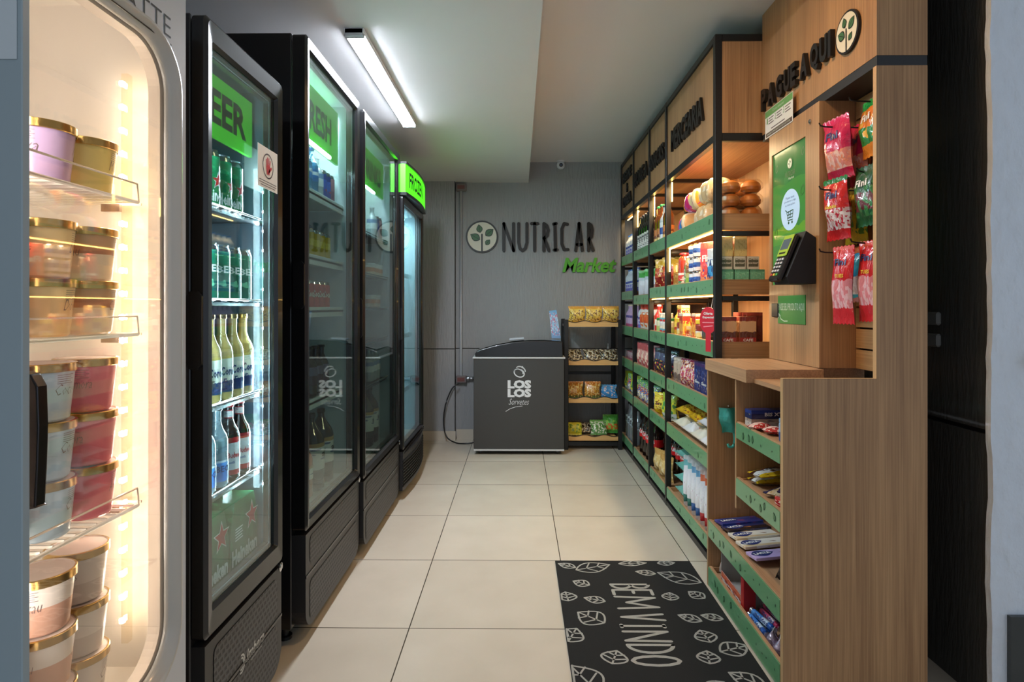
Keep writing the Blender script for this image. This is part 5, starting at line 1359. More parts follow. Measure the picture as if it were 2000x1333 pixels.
G('beigecan', mk_jar(0.036,0.165,pm('beigecan',[(0,(150,128,108)),(0.5,(190,170,150))],(110,90,80),4,wr=0), sol('beige_lid',(200,186,170)), None, .1), 0.078, 'powder_canister', 'canister')
G('magenta', mk_pouch(0.14,0.17,0.06,pm('magenta',[(0,(150,40,90)),(0.4,(190,60,110)),(0.8,(120,30,60))],(230,200,190),7,(0.05,0.95),0.52,0.25,(220,150,80))), 0.14, 'candy_bag', 'candy bag')
G('navybox', mk_box(0.105,0.075,0.18,pm('navybox',[(0,(34,50,110)),(0.9,(70,40,100))],(70,100,170),4,(0.1,0.8),0.6,0.3,(210,190,180)),'Choco',TW,0.09,0.4), 0.105, 'chocolate_box', 'box')
G('yellowbag', mk_pouch(0.20,0.155,0.07,pm('yellowbag',[(0,(226,180,40)),(0.3,(240,210,80)),(0.8,(226,196,60))],(190,110,40),6,(0.1,0.9),0.58,0.25,(90,60,40)),'Snack',TBRN,0.16,0.5), 0.20, 'snack_bag', 'snack bag')
G('creambag', mk_pouch(0.17,0.185,0.08,pm('creambag',[(0,(230,224,206)),(0.4,(236,232,216)),(0.7,(226,216,160))],(70,120,110),4,(0.35,0.6),0.62,0.4,(60,90,170)),'Farinha',TRED,0.10,0.6), 0.17, 'flour_bag', 'flour bag')
G('whitebag', mk_pouch(0.16,0.185,0.085,pm('whitebag',[(0,(232,232,234)),(0.6,(222,226,234))],(216,90,60),4,(0.2,0.6),0.64,0.3,(230,180,160))), 0.15, 'sugar_bag', 'sugar bag')
G('ricebag', mk_pouch(0.16,0.185,0.085,pm('ricebag',[(0,(226,110,60)),(0.25,(236,220,190)),(0.75,(226,90,50))],(240,236,226),4)), 0.16, 'rice_bag', 'rice bag')
G('mintbag', mk_pouch(0.19,0.24,0.068,pm('mintbag',[(0,(120,190,176)),(0.4,(226,220,150)),(0.7,(110,190,180))],(90,150,190),4,(0.2,0.8),0.58,0.3,(230,150,80))), 0.19, 'detergent_bag', 'bag')
G('soap', mk_pouch(0.125,0.285,0.062,pm('softener',[(0,(232,232,236)),(0.08,(60,130,120)),(0.24,(230,232,238)),(0.80,(120,190,196)),(0.92,(226,236,238))],(206,180,200),6,(0.4,0.75),0.62,0.25)), 0.07, 'refill_pouch', 'refill pouch')
G('soap2', mk_pouch(0.125,0.285,0.062,pm('softener_b',[(0,(232,232,236)),(0.08,(60,110,180)),(0.24,(230,232,238)),(0.80,(110,170,210)),(0.92,(226,236,238))],(206,180,200),6,(0.4,0.75),0.62,0.25)), 0.07, 'refill_pouch', 'refill pouch')
G('soap3', mk_pouch(0.125,0.285,0.062,pm('softener_r',[(0,(232,232,236)),(0.08,(200,50,60)),(0.24,(230,232,238)),(0.80,(230,120,80)),(0.92,(236,226,220))],(206,180,200),6,(0.4,0.75),0.62,0.25)), 0.07, 'refill_pouch', 'refill pouch')
G('beigebag', mk_pouch(0.15,0.16,0.06,pm('beigebag',[(0,(206,170,100)),(0.5,(220,190,120)),(0.8,(196,150,80))],(236,214,160),4)), 0.15, 'pasta_bag', 'pasta bag')
G('spirit', mk_bottle(0.036,0.27,sol('whisky',(110,56,20),0.06,coat=1), sol('green_cap',(40,150,80)), pm('spirit_label',[(0,(226,190,110)),(0.5,(200,120,60))],(120,60,40),4,wr=0),(0.1,0.4)), 0.076, 'liquor_bottle', 'liquor bottle')
G('vodka', mk_bottle(0.036,0.25,sol('vodka',(200,210,220),0.06,coat=1), sol('black_cap',(20,20,22)), pm('vodka_label',[(0,(226,228,232)),(0.3,(50,80,160)),(0.7,(230,230,234))],None,wr=0),(0.1,0.55)), 0.076, 'liquor_bottle', 'liquor bottle')
G('wine', mk_bottle(0.037,0.285,sol('wine_glass',(16,18,14),0.06,coat=1), sol('black_foil',(26,24,28)), pm('wine_label',[(0,(220,220,214)),(0.55,(190,190,186)),(0.9,(220,220,214))],(70,70,72),7,(0.1,0.9),0.55,0.5,wr=0),(0.1,0.48),shoulder=0.62), 0.078, 'wine_bottle', 'wine bottle')
G('redorange', mk_pouch(0.17,0.205,0.06,pm('redorange',[(0,(150,40,30)),(0.4,(206,80,40)),(0.7,(230,180,60))],(240,200,120),5,(0.05,0.8),0.56,0.25,(110,20,20))), 0.17, 'pasta_bag', 'pasta bag')
G('petfood', mk_pouch(0.20,0.205,0.08,pm('petfood',[(0,(226,226,236)),(0.6,(200,210,220)),(0.72,(80,170,80)),(0.9,(120,190,120))],(190,150,130),4,(0.2,0.5),0.62)), 0.20, 'flour_bag', 'bag')
G('orangewhite', mk_pouch(0.13,0.20,0.06,pm('orangewhite',[(0,(230,224,210)),(0.3,(220,90,50)),(0.6,(236,226,216)),(0.8,(210,70,50))],(226,120,60),4)), 0.13, 'chip_bag', 'snack bag')
G('pinkbag', mk_pouch(0.13,0.19,0.06,pm('pinkbag',[(0,(190,90,90)),(0.4,(216,150,140)),(0.75,(180,80,80))],(236,210,190),6)), 0.13, 'biscuit_bag', 'biscuit bag')
G('darkbag', mk_pouch(0.12,0.19,0.06,pm('darkbag',[(0,(120,70,60)),(0.2,(44,44,56)),(0.6,(80,84,110)),(0.85,(36,36,44))],(226,190,80),5,(0.1,0.6),0.58,0.25,(200,60,60))), 0.12, 'biscuit_bag', 'biscuit bag')
G('candymix', mk_pouch(0.13,0.17,0.06,pm('candymix',[(0,(160,50,60)),(0.25,(220,220,214)),(0.5,(200,60,60)),(0.75,(90,160,90))],(60,90,170),8,(0.02,0.95),0.52,0.25,(240,220,140))), 0.13, 'candy_bag', 'candy bag')
G('greenyellow', mk_pouch(0.13,0.18,0.06,pm('greenyellow',[(0,(220,226,216)),(0.3,(220,220,60)),(0.7,(170,190,60))],(80,150,80),5)), 0.13, 'snack_bag', 'snack bag')
G('cola', mk_bottle(0.052,0.300,dkb, TRED, pm('cola_label',[(0,(206,26,32)),(0.95,(216,34,40))],None,wr=0,rough=0.35),(0.42,0.60),'Coca-Cola',TW,shoulder=0.68,ltext=(0.10,0.042),rn=0.014), 0.108, 'cola_bottle', 'cola bottle')
G('water', mk_bottle(0.040,0.30,sol('mineral_water',(120,126,130),0.06,coat=1), sol('black_cap',(20,20,22)), pm('water_label',[(0,(170,186,196)),(0.6,(190,200,206))],(60,60,70),6,wr=0),(0.45,0.65)), 0.084, 'water_bottle', 'water bottle')
G('bleach', mk_bottle(0.040,0.205,sol('white_jug',(214,222,232),0.35), sol('blue_cap2',(60,110,190)), pm('bleach_label',[(0,(90,90,170)),(0.4,(214,220,230)),(0.8,(70,90,170))],(120,120,200),6,wr=0),(0.05,0.5),shoulder=0.66), 0.084, 'cleaner_bottle', 'cleaner bottle')
G('lilacbt', mk_bottle(0.036,0.20,sol('lilac_plastic',(200,170,206),0.35), sol('cream_cap',(226,214,180)), pm('lilac_label',[(0,(190,90,130)),(0.3,(206,176,210)),(0.8,(90,80,150))],None,wr=0),(0.05,0.55)), 0.076, 'shampoo_bottle', 'shampoo bottle')
G('smallcup', mk_jar(0.034,0.07,pm('smallcup',[(0,(220,226,226)),(0.3,(90,170,190)),(0.7,(226,214,190))],(190,50,50),4,wr=0), sol('pale_lid',(220,216,206)), None), 0.072, 'pudding_cup', 'cup')
G('greenlid', mk_jar(0.036,0.11,pm('olive_jar',[(0,(170,190,110)),(0.6,(206,206,170))],None,wr=0), TGRN, None), 0.076, 'olive_jar', 'jar')
G('ketchup', mk_bottle(0.030,0.195,sol('ketchup',(196,40,36),0.3,coat=.5), TW, pm('ketchup_label',[(0,(206,50,40)),(0.4,(236,226,210))],None,wr=0),(0.15,0.5)), 0.064, 'ketchup_bottle', 'sauce bottle')
G('pinkpack', mk_box(0.10,0.06,0.09,pm('pinkpack',[(0,(200,120,140)),(0.5,(226,200,206))],(170,60,90),4)), 0.10, 'soap_pack', 'soap pack')
G('book', mk_box(0.045,0.09,0.165,pm('bookpack',[(0,(60,120,170)),(0.9,(80,150,190))],None),None), 0.045, 'juice_carton', 'carton')
G('book2', mk_box(0.045,0.09,0.165,pm('bookpack_r',[(0,(200,70,50)),(0.9,(226,180,90))],None),None), 0.045, 'juice_carton', 'carton')
NUM = ('first','second','third','fourth','fifth','sixth','seventh','eighth','ninth')
LEVN = ('top','second','third','fourth','fifth','bottom')
FRONT = SX+0.022
def shelf_row(bay, lev, items, x=None, start=None, far_first=True, z=None, row='', gap=0.006):
    """items: (key, description[, rotation, dx, gap before]) laid from the far post towards the near post"""
    y = (POSTY[bay+1]-0.020) if start is None else start
    zz = FLOORZ[bay][lev] if z is None else z
    for i, it in enumerate(items):
        key, desc = it[0], it[1]; rz = it[2] if len(it) > 2 else 0; dx = it[3] if len(it) > 3 else 0; gp = it[4] if len(it) > 4 else 0
        bld, w, nm, cat = GOODS[key]
        y -= gp+w/2
        if y-w/2 < POSTY[bay]+0.048: break
        place(key, bld, nm, ((x or FRONT+0.045)+dx, y, zz), R(-90+rz), '%s, %s from far end, %s%s shelf of the %s bay' % (desc, NUM[i], row, LEVN[lev], BAY[bay]), cat, '%s on the %s shelf' % (cat+'s', LEVN[lev]))
        y -= w/2+gap
XF = FRONT+0.045
# bay with the MERCEARIA sign
shelf_row(0,1,[('cracker','yellow cracker box low'),('passata','red tomato sauce bottle'),('spice','speckled seasoning bottle'),('greenjar','green and amber condiment jar'),('bluecan','blue and white tin'),('bluecan','blue and white tin'),('cereal','tall red cereal box',20,0.035,0.012),('milkbox','blue and white milk box',15)], x=XF)
for k in range(2): place('cracker', GOODS['cracker'][0], 'cracker_box', (XF,3.554,FLOORZ[0][1]+0.0456*(k+1)), R(-90), 'yellow cracker box, %s up in the far stack of second MERCEARIA shelf' % ('second','third')[k], 'box')
for k in range(2):
    for j in range(2): place('bluecan', GOODS['bluecan'][0], 'food_tin', (XF, 3.248-0.082*k+0.0, FLOORZ[0][1]+0.0756*(j+1)), R(-90), '%s %s blue and white tin stacked on second MERCEARIA shelf' % (('farther','nearer')[k], ('middle','top')[j]), 'tin')
shelf_row(0,2,[('mustard','yellow mustard bottle'),('nescau','wide jar with yellow lid',0,0.013),('orangepk','orange and red biscuit box',0,-0.02),('maizebox','yellow and red starch box'),('orangepk','red orange biscuit box'),('nescau','chocolate powder jar',0,0.013),('darkcoffee','dark green coffee box'),('blackpk','black and gold coffee packet')], x=XF)
place('maizebox', GOODS['maizebox'][0], 'starch_box', (XF, 3.481, FLOORZ[0][2]+0.1156), R(-90), 'yellow and red starch box balanced on the wide yellow-lidded jar', 'box')
shelf_row(0,3,[('beigecan','beige powder canister'),('beigecan','beige powder canister'),('magenta','magenta sweets bag',25),('magenta','magenta sweets bag',15),('navybox','navy chocolate box'),('navybox','navy chocolate box'),('creambag','white flour bag')], x=XF)
def lying(key, x, y, z, rz, tilt, label, rx=-78):
    bld, w, nm, cat = GOODS[key]
    return place(key, bld, nm, (x, y, z), (R(rx), R(tilt), R(rz)), label, cat)
z5 = FLOORZ[0][4]
for i, (k, y, lb) in enumerate((('creambag',3.505,'cream flour bag lying farthest on the fifth MERCEARIA shelf'),('whitebag',3.335,'white sugar bag lying flat, second from far on fifth MERCEARIA shelf'),('creambag',3.165,'cream flour bag lying flat between white bags, fifth MERCEARIA shelf'),('whitebag',3.010,'white sugar bag lying flat beside the rice, fifth MERCEARIA shelf'),('ricebag',2.848,'orange and white rice bag lying nearest on fifth MERCEARIA shelf'))):
    lying(k, 0.925, y, z5+0.048, -90, 0, lb, -90)
lying('yellowbag', 0.935, 3.47, z5+0.125, -85, 0, 'yellow snack bag lying on the farthest flour bag, fifth MERCEARIA shelf', -90)
lying('yellowbag', 0.940, 3.262, z5+0.125, -95, 0, 'yellow snack bag lying on the white sugar bag, fifth MERCEARIA shelf', -90)
lying('whitebag', 0.935, 3.06, z5+0.135, -90, 0, 'white sugar bag on top of two others, fifth MERCEARIA shelf', -90)
lying('creambag', 0.935, 2.88, z5+0.135, -90, 0, 'cream flour bag lying on the orange rice bag, fifth MERCEARIA shelf', -90)
# bottom: refill pouches standing edge-on plus mint bags stacked
shelf_row(0,5,[('soap','white refill pouch with green mark',80,0.02,0.0),('soap','white refill pouch with green mark',80,0.02),('soap2','white refill pouch with blue mark',80,0.02),('soap2','white refill pouch with blue mark',80,0.02),('soap3','white refill pouch with red mark',80,0.02),('soap3','white refill pouch with red mark',80,0.02),('soap3','white refill pouch with red mark',80,0.02)], x=XF+0.0, start=3.37)
for k in range(4): lying('mintbag', 0.935, 3.488, FLOORZ[0][5]+0.042+0.071*k, -90+4*(k % 2), 0, '%s mint green detergent bag in the pile at the far end, bottom MERCEARIA shelf' % ('lowest','second','third','topmost')[k], -90)
# breads on the top shelf
bz = FLOORZ[0][0]
LO = mk_loaf(0.27,0.145,0.118,pm('bread_orange',[(0,(236,150,50)),(0.06,(230,206,160)),(0.36,(206,40,110)),(0.48,(190,50,150)),(0.66,(240,160,40)),(0.85,(240,170,60))],(236,190,90),4,(0.0,0.9),0.6,0.25,(200,60,140)),1)
LB_ = mk_loaf(0.27,0.145,0.118,pm('bread_blue',[(0,(226,170,110)),(0.08,(234,214,180)),(0.30,(30,130,205)),(0.50,(206,60,140)),(0.66,(240,160,50))],(230,214,190),4,(0.0,0.5),0.6,0.25),2)
LW_ = mk_loaf(0.26,0.14,0.118,pm('bread_pale',[(0,(216,186,140)),(0.5,(226,206,170)),(0.8,(220,214,200))],(236,226,200),5,(0.0,0.95),0.56,0.25),3)
for i, (k, bd, x, y, z, rz, lb) in enumerate((('lb',LB_,1.000,3.43,bz,84,'loaf wrapped in blue, purple and orange film at the shelf front'),('lw',LW_,1.000,3.11,bz,90,'pale wrapped bread at the shelf front beside the burger buns'),
   ('lo',LO,1.160,3.43,bz,90,'orange and magenta loaf lying behind the blue-wrapped loaf'),('lw',LW_,1.160,3.12,bz,90,'pale wrapped bread on the shelf floor in the rear bread row'),
   ('lo',LO,1.010,3.34,bz+0.1195,92,'orange and magenta loaf lying on top of the blue-wrapped loaf'),('lw',LW_,1.010,3.075,bz+0.1195,86,'pale wrapped bread on top of another at the shelf front'),('lw',LW_,1.165,3.20,bz+0.1195,90,'pale wrapped bread highest in the rear bread row'))):
    place(k, bd, 'bread_bag', (x,y,z), R(rz), lb, 'bread')
def bunpack(name):
    root = bpy.data.objects.new(name, None); COL.objects.link(root)
    BR = mat('bun_crust', (190,116,52), 0.32, coat=0.5, var=0.35, bscale=18)
    for i in range(2):
        for j in range(2):
            b = MB(); b.lathe([(0.030,0),(0.044,0.012),(0.047,0.026),(0.040,0.044),(0.024,0.056),(0.0005,0.060)], BR, 18, tr(-0.048+0.096*i,-0.048+0.096*j,0.0)); b.build('bun', root)
    b = MB(); b.box(-0.096,0.096,-0.096,0.096,-0.0004,0.0615, glass('clear_film',(252,250,246),0.8,0.06), None, 0.02); b.build('film_wrap', root); return root
for k in range(3): place('bun', bunpack, 'bun_pack', (1.045, 2.8665, bz+0.001+0.0635*k), R(0), '%s pack of glossy brown burger buns at the near end of top shelf' % ('bottom','middle','top')[k], 'bun pack', 'burger buns on the top shelf')
# small boxes seen through the near end of the unit
for l, (key, n_, w_) in enumerate((('teamint',3,0.072),('teawhite',3,0.062),('teacream',2,0.066))):
    for i in range(n_):
        zz = FLOORZ[0][1]+(0,0.0626,0.1232)[l]
        place(key, GOODS[key][0], 'tea_box', (0.965+w_*i, 2.802, zz), R(0), '%s %s tea box facing the near end of the second shelf' % (('left','middle','right')[i] if n_ == 3 else ('left','right')[i], {'teamint':'mint green','teawhite':'white printed','teacream':'tall cream'}[key]), 'tea box', 'tea boxes stacked at the shelf end')
for i in range(2): place('redcoffee', GOODS['redcoffee'][0], 'coffee_packet', (0.972+0.092*i, 2.80, FLOORZ[0][2]), R(0), '%s red and tan coffee packet facing the near end of third shelf' % ('left','right')[i], 'coffee packet')
place('redbox', GOODS['redbox'][0], 'gift_box', (1.10, 2.87, FLOORZ[0][2]), R(0), 'dark red box behind the two coffee packets on third shelf', 'box')
# SNACKS bay
shelf_row(1,0,[('spirit','amber liquor bottle with green cap'),('spirit','amber liquor bottle'),('vodka','clear liquor bottle with blue label'),('spirit','amber liquor bottle'),('vodka','clear liquor bottle')], x=XF-0.01)
shelf_row(1,1,[('redorange','red and orange pasta bag',60,0.03),('redorange','red and orange pasta bag',50,0.03)], x=XF)
shelf_row(1,2,[('ketchup','red ketchup bottle'),('greenlid','jar with green lid'),('smallcup','small patterned cup'),('smallcup','small patterned cup'),('greenlid','jar with green lid')], x=XF-0.01)
for k in range(2): place('smallcup', GOODS['smallcup'][0], 'pudding_cup', (XF-0.01, POSTY[2]-0.020-0.070-0.082-0.036-0.078*k, FLOORZ[1][2]+0.0706), R(-90), '%s small cup stacked upper on third SNACKS shelf' % ('farther','nearer')[k], 'cup')
shelf_row(1,3,[('darkbag','dark biscuit bag',40),('darkbag','dark biscuit bag',30),('darkbag','dark biscuit bag',35)], x=XF)
shelf_row(1,4,[('yellowbag','yellow snack bag',40,0.02),('greenyellow','green and yellow snack bag',30),('greenyellow','green yellow snack bag',40)], x=XF)
shelf_row(1,5,[('beigebag','beige pasta bag',20,-0.01),('beigebag','beige pasta bag',20,-0.01)], x=XF)
shelf_row(1,5,[('cola','cola bottle with red label'),('cola','cola bottle with red label'),('cola','cola bottle with red label'),('cola','cola bottle with red label')], x=XF+0.115, row='rear ', start=POSTY[2]-0.03)
# HORE A bay
shelf_row(2,0,[('wine','dark wine bottle')]+[('wine','dark wine bottle')]*5, x=XF-0.01)
for i in range(4): place(('book','book2')[i % 2], GOODS[('book','book2')[i % 2]][0], 'juice_carton', (XF+0.10, 4.60-0.06*i, FLOORZ[2][0]), R(-90), '%s carton standing behind the wine bottles, %s from far post' % (('blue','red and yellow')[i % 2], NUM[i]), 'carton', scale=(1,1,1.9))
shelf_row(2,1,[('petfood','white bag with green top',55,0.04),('petfood','white bag with green top',50,0.04)], x=XF)
shelf_row(2,2,[('bleach','blue and white cleaner bottle'),('orangewhite','orange and white snack bag',35),('orangewhite','orange and white snack bag',35),('orangewhite','orange and white snack bag',40)], x=XF)
shelf_row(2,3,[('pinkbag','pinkish biscuit bag',45),('pinkbag','pinkish biscuit bag',35),('pinkbag','pinkish biscuit bag',40)], x=XF)
shelf_row(2,4,[('candymix','multicoloured candy bag',35),('candymix','multicoloured candy bag',45),('candymix','multicoloured candy bag',30),('candymix','multicoloured candy bag',40)], x=XF, gap=-0.02)
shelf_row(2,5,[('cola','cola bottle with red label')]*5, x=XF+0.02, start=POSTY[3]-0.02)
# HIGIENE bay
shelf_row(3,0,[('bleach','blue and white cleaner bottle')]*5, x=XF)
shelf_row(3,1,[('bleach','blue and white cleaner bottle')]*5, x=XF)
shelf_row(3,2,[('lilacbt','lilac shampoo bottle')]*5, x=XF)
shelf_row(3,3,[('pinkpack','pink soap pack')]*4, x=XF)
shelf_row(3,4,[('greenyellow','green and yellow snack bag',40),('candymix','multicoloured candy bag',40),('greenyellow','green and yellow snack bag',40)], x=XF)
shelf_row(3,5,[('water','clear mineral water bottle')]*5, x=XF)
# hanging red tag
t = thing('hanging_shelf_tag', 'round red shelf tag hanging in front of the third MERCEARIA shelf', 'shelf tag', (0.878, 2.765, 1.10)); 
b = MB(); RM = mat('tag_red', (208,50,66), 0.35); TMx = FACE_L@rot('Z',R(35))
b.prism(circle(0,0.045,0.048,0.062,n=32), -0.001, 0.001, RM, TMx); b.prism([(-0.014,-0.10),(0.014,-0.10),(0.014,-0.01),(-0.014,-0.01)], -0.0012, 0.0008, RM, TMx)
b.text('Oferta', 1, TW, TMx@tr(0,-0.0018,0.070), width=0.05, height=0.014, bold=.03); b.text('Especial', 1, TW, TMx@tr(0,-0.0018,0.052), width=0.06, height=0.012, bold=.03)
strokes(b, [[(-.03,.035),(.03,.035)],[(-.024,.015),(.024,.020)]], .005, sol('tag_pink',(240,150,160)), TMx@tr(0,-.0018,0)); b.build('tag_card', t)
b = MB(); b.tube([(0.012,0,0.10),(0.024,0,0.155)], 0.0012, TW, 6); b.build('string', t)

# ---------------- snack rack goods
ry = pm('gold_crisps', [(0,(214,170,60)),(0.35,(226,190,80)),(0.85,(206,150,60))], (120,80,40), 9, (0.15,0.8), 0.56, 0.25, (236,224,180))
crisp = mk_pouch(0.145,0.155,0.06,ry,seed=3)
rk = [(z+0.0165) for z in RACKZ]
for i, x in enumerate((0.500, 0.645, 0.790)): place('crisp', crisp, 'crisp_bag', (x, 5.115, rk[0]), R(0), '%s of three golden crisp bags standing on the rack top tray' % ('left','middle','right')[i], 'snack bag', 'golden crisp bags on the rack')
blk = mk_pouch(0.15,0.12,0.05,pm('black_silver',[(0,(30,30,34)),(0.8,(60,60,64))],(214,206,180),7,(0.05,0.95),0.52,0.25,(150,120,60)),seed=5)
for i, (x, rz) in enumerate(((0.48,6),(0.634,-3),(0.785,4))): place('blk', blk, 'nut_bag', (x, 5.12, rk[1]+0.014), (R(-38),0,R(rz)), '%s black and silver nut bag on the second rack tray' % ('left','middle','right')[i], 'snack bag', 'black nut bags on the rack')
ora = mk_pouch(0.14,0.15,0.06,pm('amber_nuts',[(0,(80,120,70)),(0.2,(206,150,60)),(0.8,(190,120,50))],(236,210,140),8,(0.1,0.9),0.54,0.25,(120,50,30)),seed=6)
blu = mk_pouch(0.14,0.12,0.05,pm('blue_snack',[(0,(60,140,200)),(0.5,(90,160,210))],(230,200,190),5,(0.1,0.9),0.56,0.25),seed=7)
for i, x in enumerate((0.485, 0.635)): place('ora', ora, 'nut_bag', (x, 5.115, rk[2]), (R(-10),0,R(0)), '%s amber peanut bag on the third rack tray' % ('left','right')[i], 'snack bag')
place('blu', blu, 'snack_bag', (0.775, 5.115, rk[2]+0.010), (R(-28),0,R(-5)), 'blue snack bag at the right end of the third rack tray', 'snack bag')
for i, (k, bd, x, lb, rx) in enumerate((('ryel', mk_pouch(0.14,0.13,0.05,pm('lime_yellow',[(0,(206,196,50)),(0.6,(226,214,70)),(0.85,(40,40,40))],(120,150,40),5),seed=8),0.475,'yellow snack bag at left of the bottom rack tray',-30),('rblk',blk,0.578,'black snack bag sunk low on the bottom rack tray',-50),
    ('rgrn', mk_pouch(0.14,0.14,0.05,pm('green_white',[(0,(90,150,70)),(0.7,(120,180,90))],(226,230,200),7,(0.1,0.9),0.52),seed=9),0.688,'green and white striped snack bag on the bottom rack tray',-35),('rgr2', mk_pouch(0.14,0.16,0.06,pm('green_orange',[(0,(60,150,60)),(0.2,(220,120,50)),(0.5,(80,170,70))],(150,210,90),5),seed=10),0.80,'tall green and orange snack bag at right of bottom rack tray',-12))):
    place(k if k != 'rblk' else 'blk', bd, 'snack_bag', (x, (5.09,5.19,5.10,5.18)[i], rk[3]+0.014), (R(rx),0,0), lb, 'snack bag')

# ---------------- candy bags on the kiosk hooks
def hang(key, b_, x, y, ztop, h, rz, label, rx=0):
    place(key, b_, 'candy_bag', (x, y, ztop-h), (R(rx),0,R(-90+rz)), label, 'candy bag')
FW_ = TW
pinkf = mk_pouch(0.135,0.215,0.05,pm('fini_pink',[(0,(196,30,70)),(0.16,(226,140,130)),(0.45,(206,40,90)),(0.9,(214,40,100))],(236,190,180),5,(0.16,0.46),0.5,0.18,(240,150,120)),'Fini',TNAVY,0.13,0.66,0.5,seed=11)
orgf = mk_pouch(0.135,0.19,0.045,pm('fini_green',[(0,(230,140,50)),(0.2,(40,140,70)),(0.5,(226,130,50)),(0.82,(40,160,80))],(240,190,90),4,(0.3,0.8),0.56,0.2),'Fini',TW,0.13,0.62,0.5,seed=12)
redf = mk_pouch(0.125,0.215,0.05,pm('fini_red',[(0,(200,36,40)),(0.16,(200,170,170)),(0.48,(206,40,40)),(0.92,(40,120,60))],(226,216,220),6,(0.16,0.5),0.5,0.18,(180,40,60)),'Fini',TNAVY,0.12,0.68,0.5,'Gelatina',TYEL,seed=13)
dgrf = mk_pouch(0.13,0.20,0.05,pm('fini_dark',[(0,(30,90,50)),(0.25,(110,40,50)),(0.55,(26,84,48))],(60,130,70),5),'Fini',TW,0.12,0.66,0.5,seed=14)
yelf = mk_pouch(0.13,0.20,0.04,pm('fini_yellow',[(0,(226,206,50)),(0.5,(214,190,60))],(90,150,60),4),seed=15)
mars = mk_pouch(0.12,0.19,0.045,pm('fini_blue',[(0,(190,120,110)),(0.08,(60,170,180)),(0.14,(220,196,180)),(0.46,(50,160,200)),(0.88,(220,110,60))],(240,226,214),6,(0.14,0.46),0.46,0.2),'Fini',TNAVY,0.13,0.70,0.5,'Marsh',TYEL,seed=16)
tubes = mk_pouch(0.098,0.265,0.03,pm('fini_tubes',[(0,(214,50,60)),(0.20,(226,140,150)),(0.56,(214,40,48)),(0.95,(226,90,90))],(236,190,200),7,(0.2,0.56),0.5,0.18),'Fini',TNAVY,0.09,0.76,0.55,'TUBES',TYEL,seed=17)
hang('pinkf', pinkf, 1.128, 2.092, 1.866, 0.215, 8, 'pink gummy candy bag on the upper front hook of the kiosk', 6)
hang('orgf', orgf, 1.165, 1.975, 1.893, 0.19, -6, 'orange and green candy bag on the upper near hook')
hang('pinkf', pinkf, 1.190, 2.092, 1.846, 0.215, -4, 'pink gummy candy bag hanging behind the front pink one')
hang('redf', redf, 1.120, 2.090, 1.655, 0.215, 8, 'red gummy candy bag on the middle front hook', 4)
hang('yelf', yelf, 1.178, 2.092, 1.625, 0.20, 3, 'yellow candy bag hanging behind the red middle bag')
hang('dgrf', dgrf, 1.150, 1.975, 1.672, 0.20, 0, 'dark green candy bag on the middle near hook')
hang('mars', mars, 1.175, 2.098, 1.412, 0.19, 0, 'blue marshmallow bag on the lower hook behind the long red bag')
hang('tubes', tubes, 1.105, 2.040, 1.412, 0.265, 12, 'long narrow bright red TUBES candy bag on the lowest hook')
hang('tubes', tubes, 1.150, 1.965, 1.422, 0.265, 8, 'second long red TUBES bag half hidden behind the kiosk side board')

# ---------------- kiosk trays
f_up = (R(-90), 0, 0)
def flat(key, b_, nm, x, y, z, label, cat, rz=0, rx=-90, ry=0): return place(key, b_, nm, (x,y,z), (R(rx),R(ry),R(rz)), label, cat)
BARM = {
 'bar_dark': pm('bar_dark',[(0,(24,22,26)),(0.5,(40,46,90)),(0.9,(24,22,26))],(190,120,60),4,(0.1,0.7),0.62,0.3,wr=0.05),
 'bar_navy': pm('bar_navy',[(0,(30,50,130)),(0.7,(50,80,160))],(190,60,80),4,(0.2,0.9),0.62,0.3,wr=0.05),
 'bar_white': pm('bar_white',[(0,(214,190,150)),(0.25,(232,228,216))],(120,80,60),3,(0.3,0.8),0.66,0.3,wr=0.05),
 'bar_lilac': pm('bar_lilac',[(0,(190,172,226)),(0.9,(206,190,232))],(140,80,110),3,(0.1,0.8),0.64,0.3,wr=0.05)}
def mk_bar(m):
    def build(name):
        b = MB(); b.box(0,0.175,-0.011,0,-0.043,0.043, m, None, 0.0012)
        o = leaf_outline(0.046,0.006,0.088,0.064,R(8)); b.add([(x,-0.0116,z) for x,z in o], [tuple(range(28))], TNAVY)
        b.text('LACTA', 1, TW, tr(0.046,-0.0121,-0.006)@rot('Y',R(-8)), width=0.062, height=0.022, bold=0.04)
        return b.build(name)
    return build
for i, (k, y, dz, lb) in enumerate((('bar_navy',2.515,0,'navy LACTA chocolate bar at the far end of the third kiosk tray'),('bar_dark',2.438,0.006,'dark LACTA chocolate bar overlapping the navy one'),('bar_white',2.355,0.012,'white LACTA chocolate bar, first of the two white ones from far'),('bar_white',2.268,0.018,'white LACTA chocolate bar beside the lilac bar'),('bar_lilac',2.165,0.022,'lilac LACTA chocolate bar nearest on the third kiosk tray'))):
    place(k, mk_bar(BARM[k]), 'chocolate_bar', (0.842, y, KZ[2]+0.006), (R(-90-7),R(-4),R(4)), lb, 'chocolate bar', 'chocolate bars in the kiosk').location.z = KZ[2]+0.008+dz*0.25
blackp = mk_pouch(0.10,0.14,0.05,pm('black_pouch',[(0,(22,24,24)),(0.9,(34,36,36))],(44,56,48),4,(0,1),0.6,0.25),seed=20)
def bp_b(name):
    o = blackp('x'); me = o.data; bpy.data.objects.remove(o)
    root = bpy.data.objects.new(name, None); COL.objects.link(root); c = bpy.data.objects.new('pouch_body', me); COL.objects.link(c); c.parent = root
    b = MB(); b.prism(circle(0,0.055,0.026,0.030,n=20), -0.0278, -0.026, sol('label_cream',(222,216,196))); b.text('CAFE', 1, TB, tr(0,-0.0282,0.052), width=0.034, height=0.010, bold=.03); b.text('200g', 1, TB, tr(0,-0.0282,0.040), width=0.020, height=0.007); b.build('front_label', root); return root
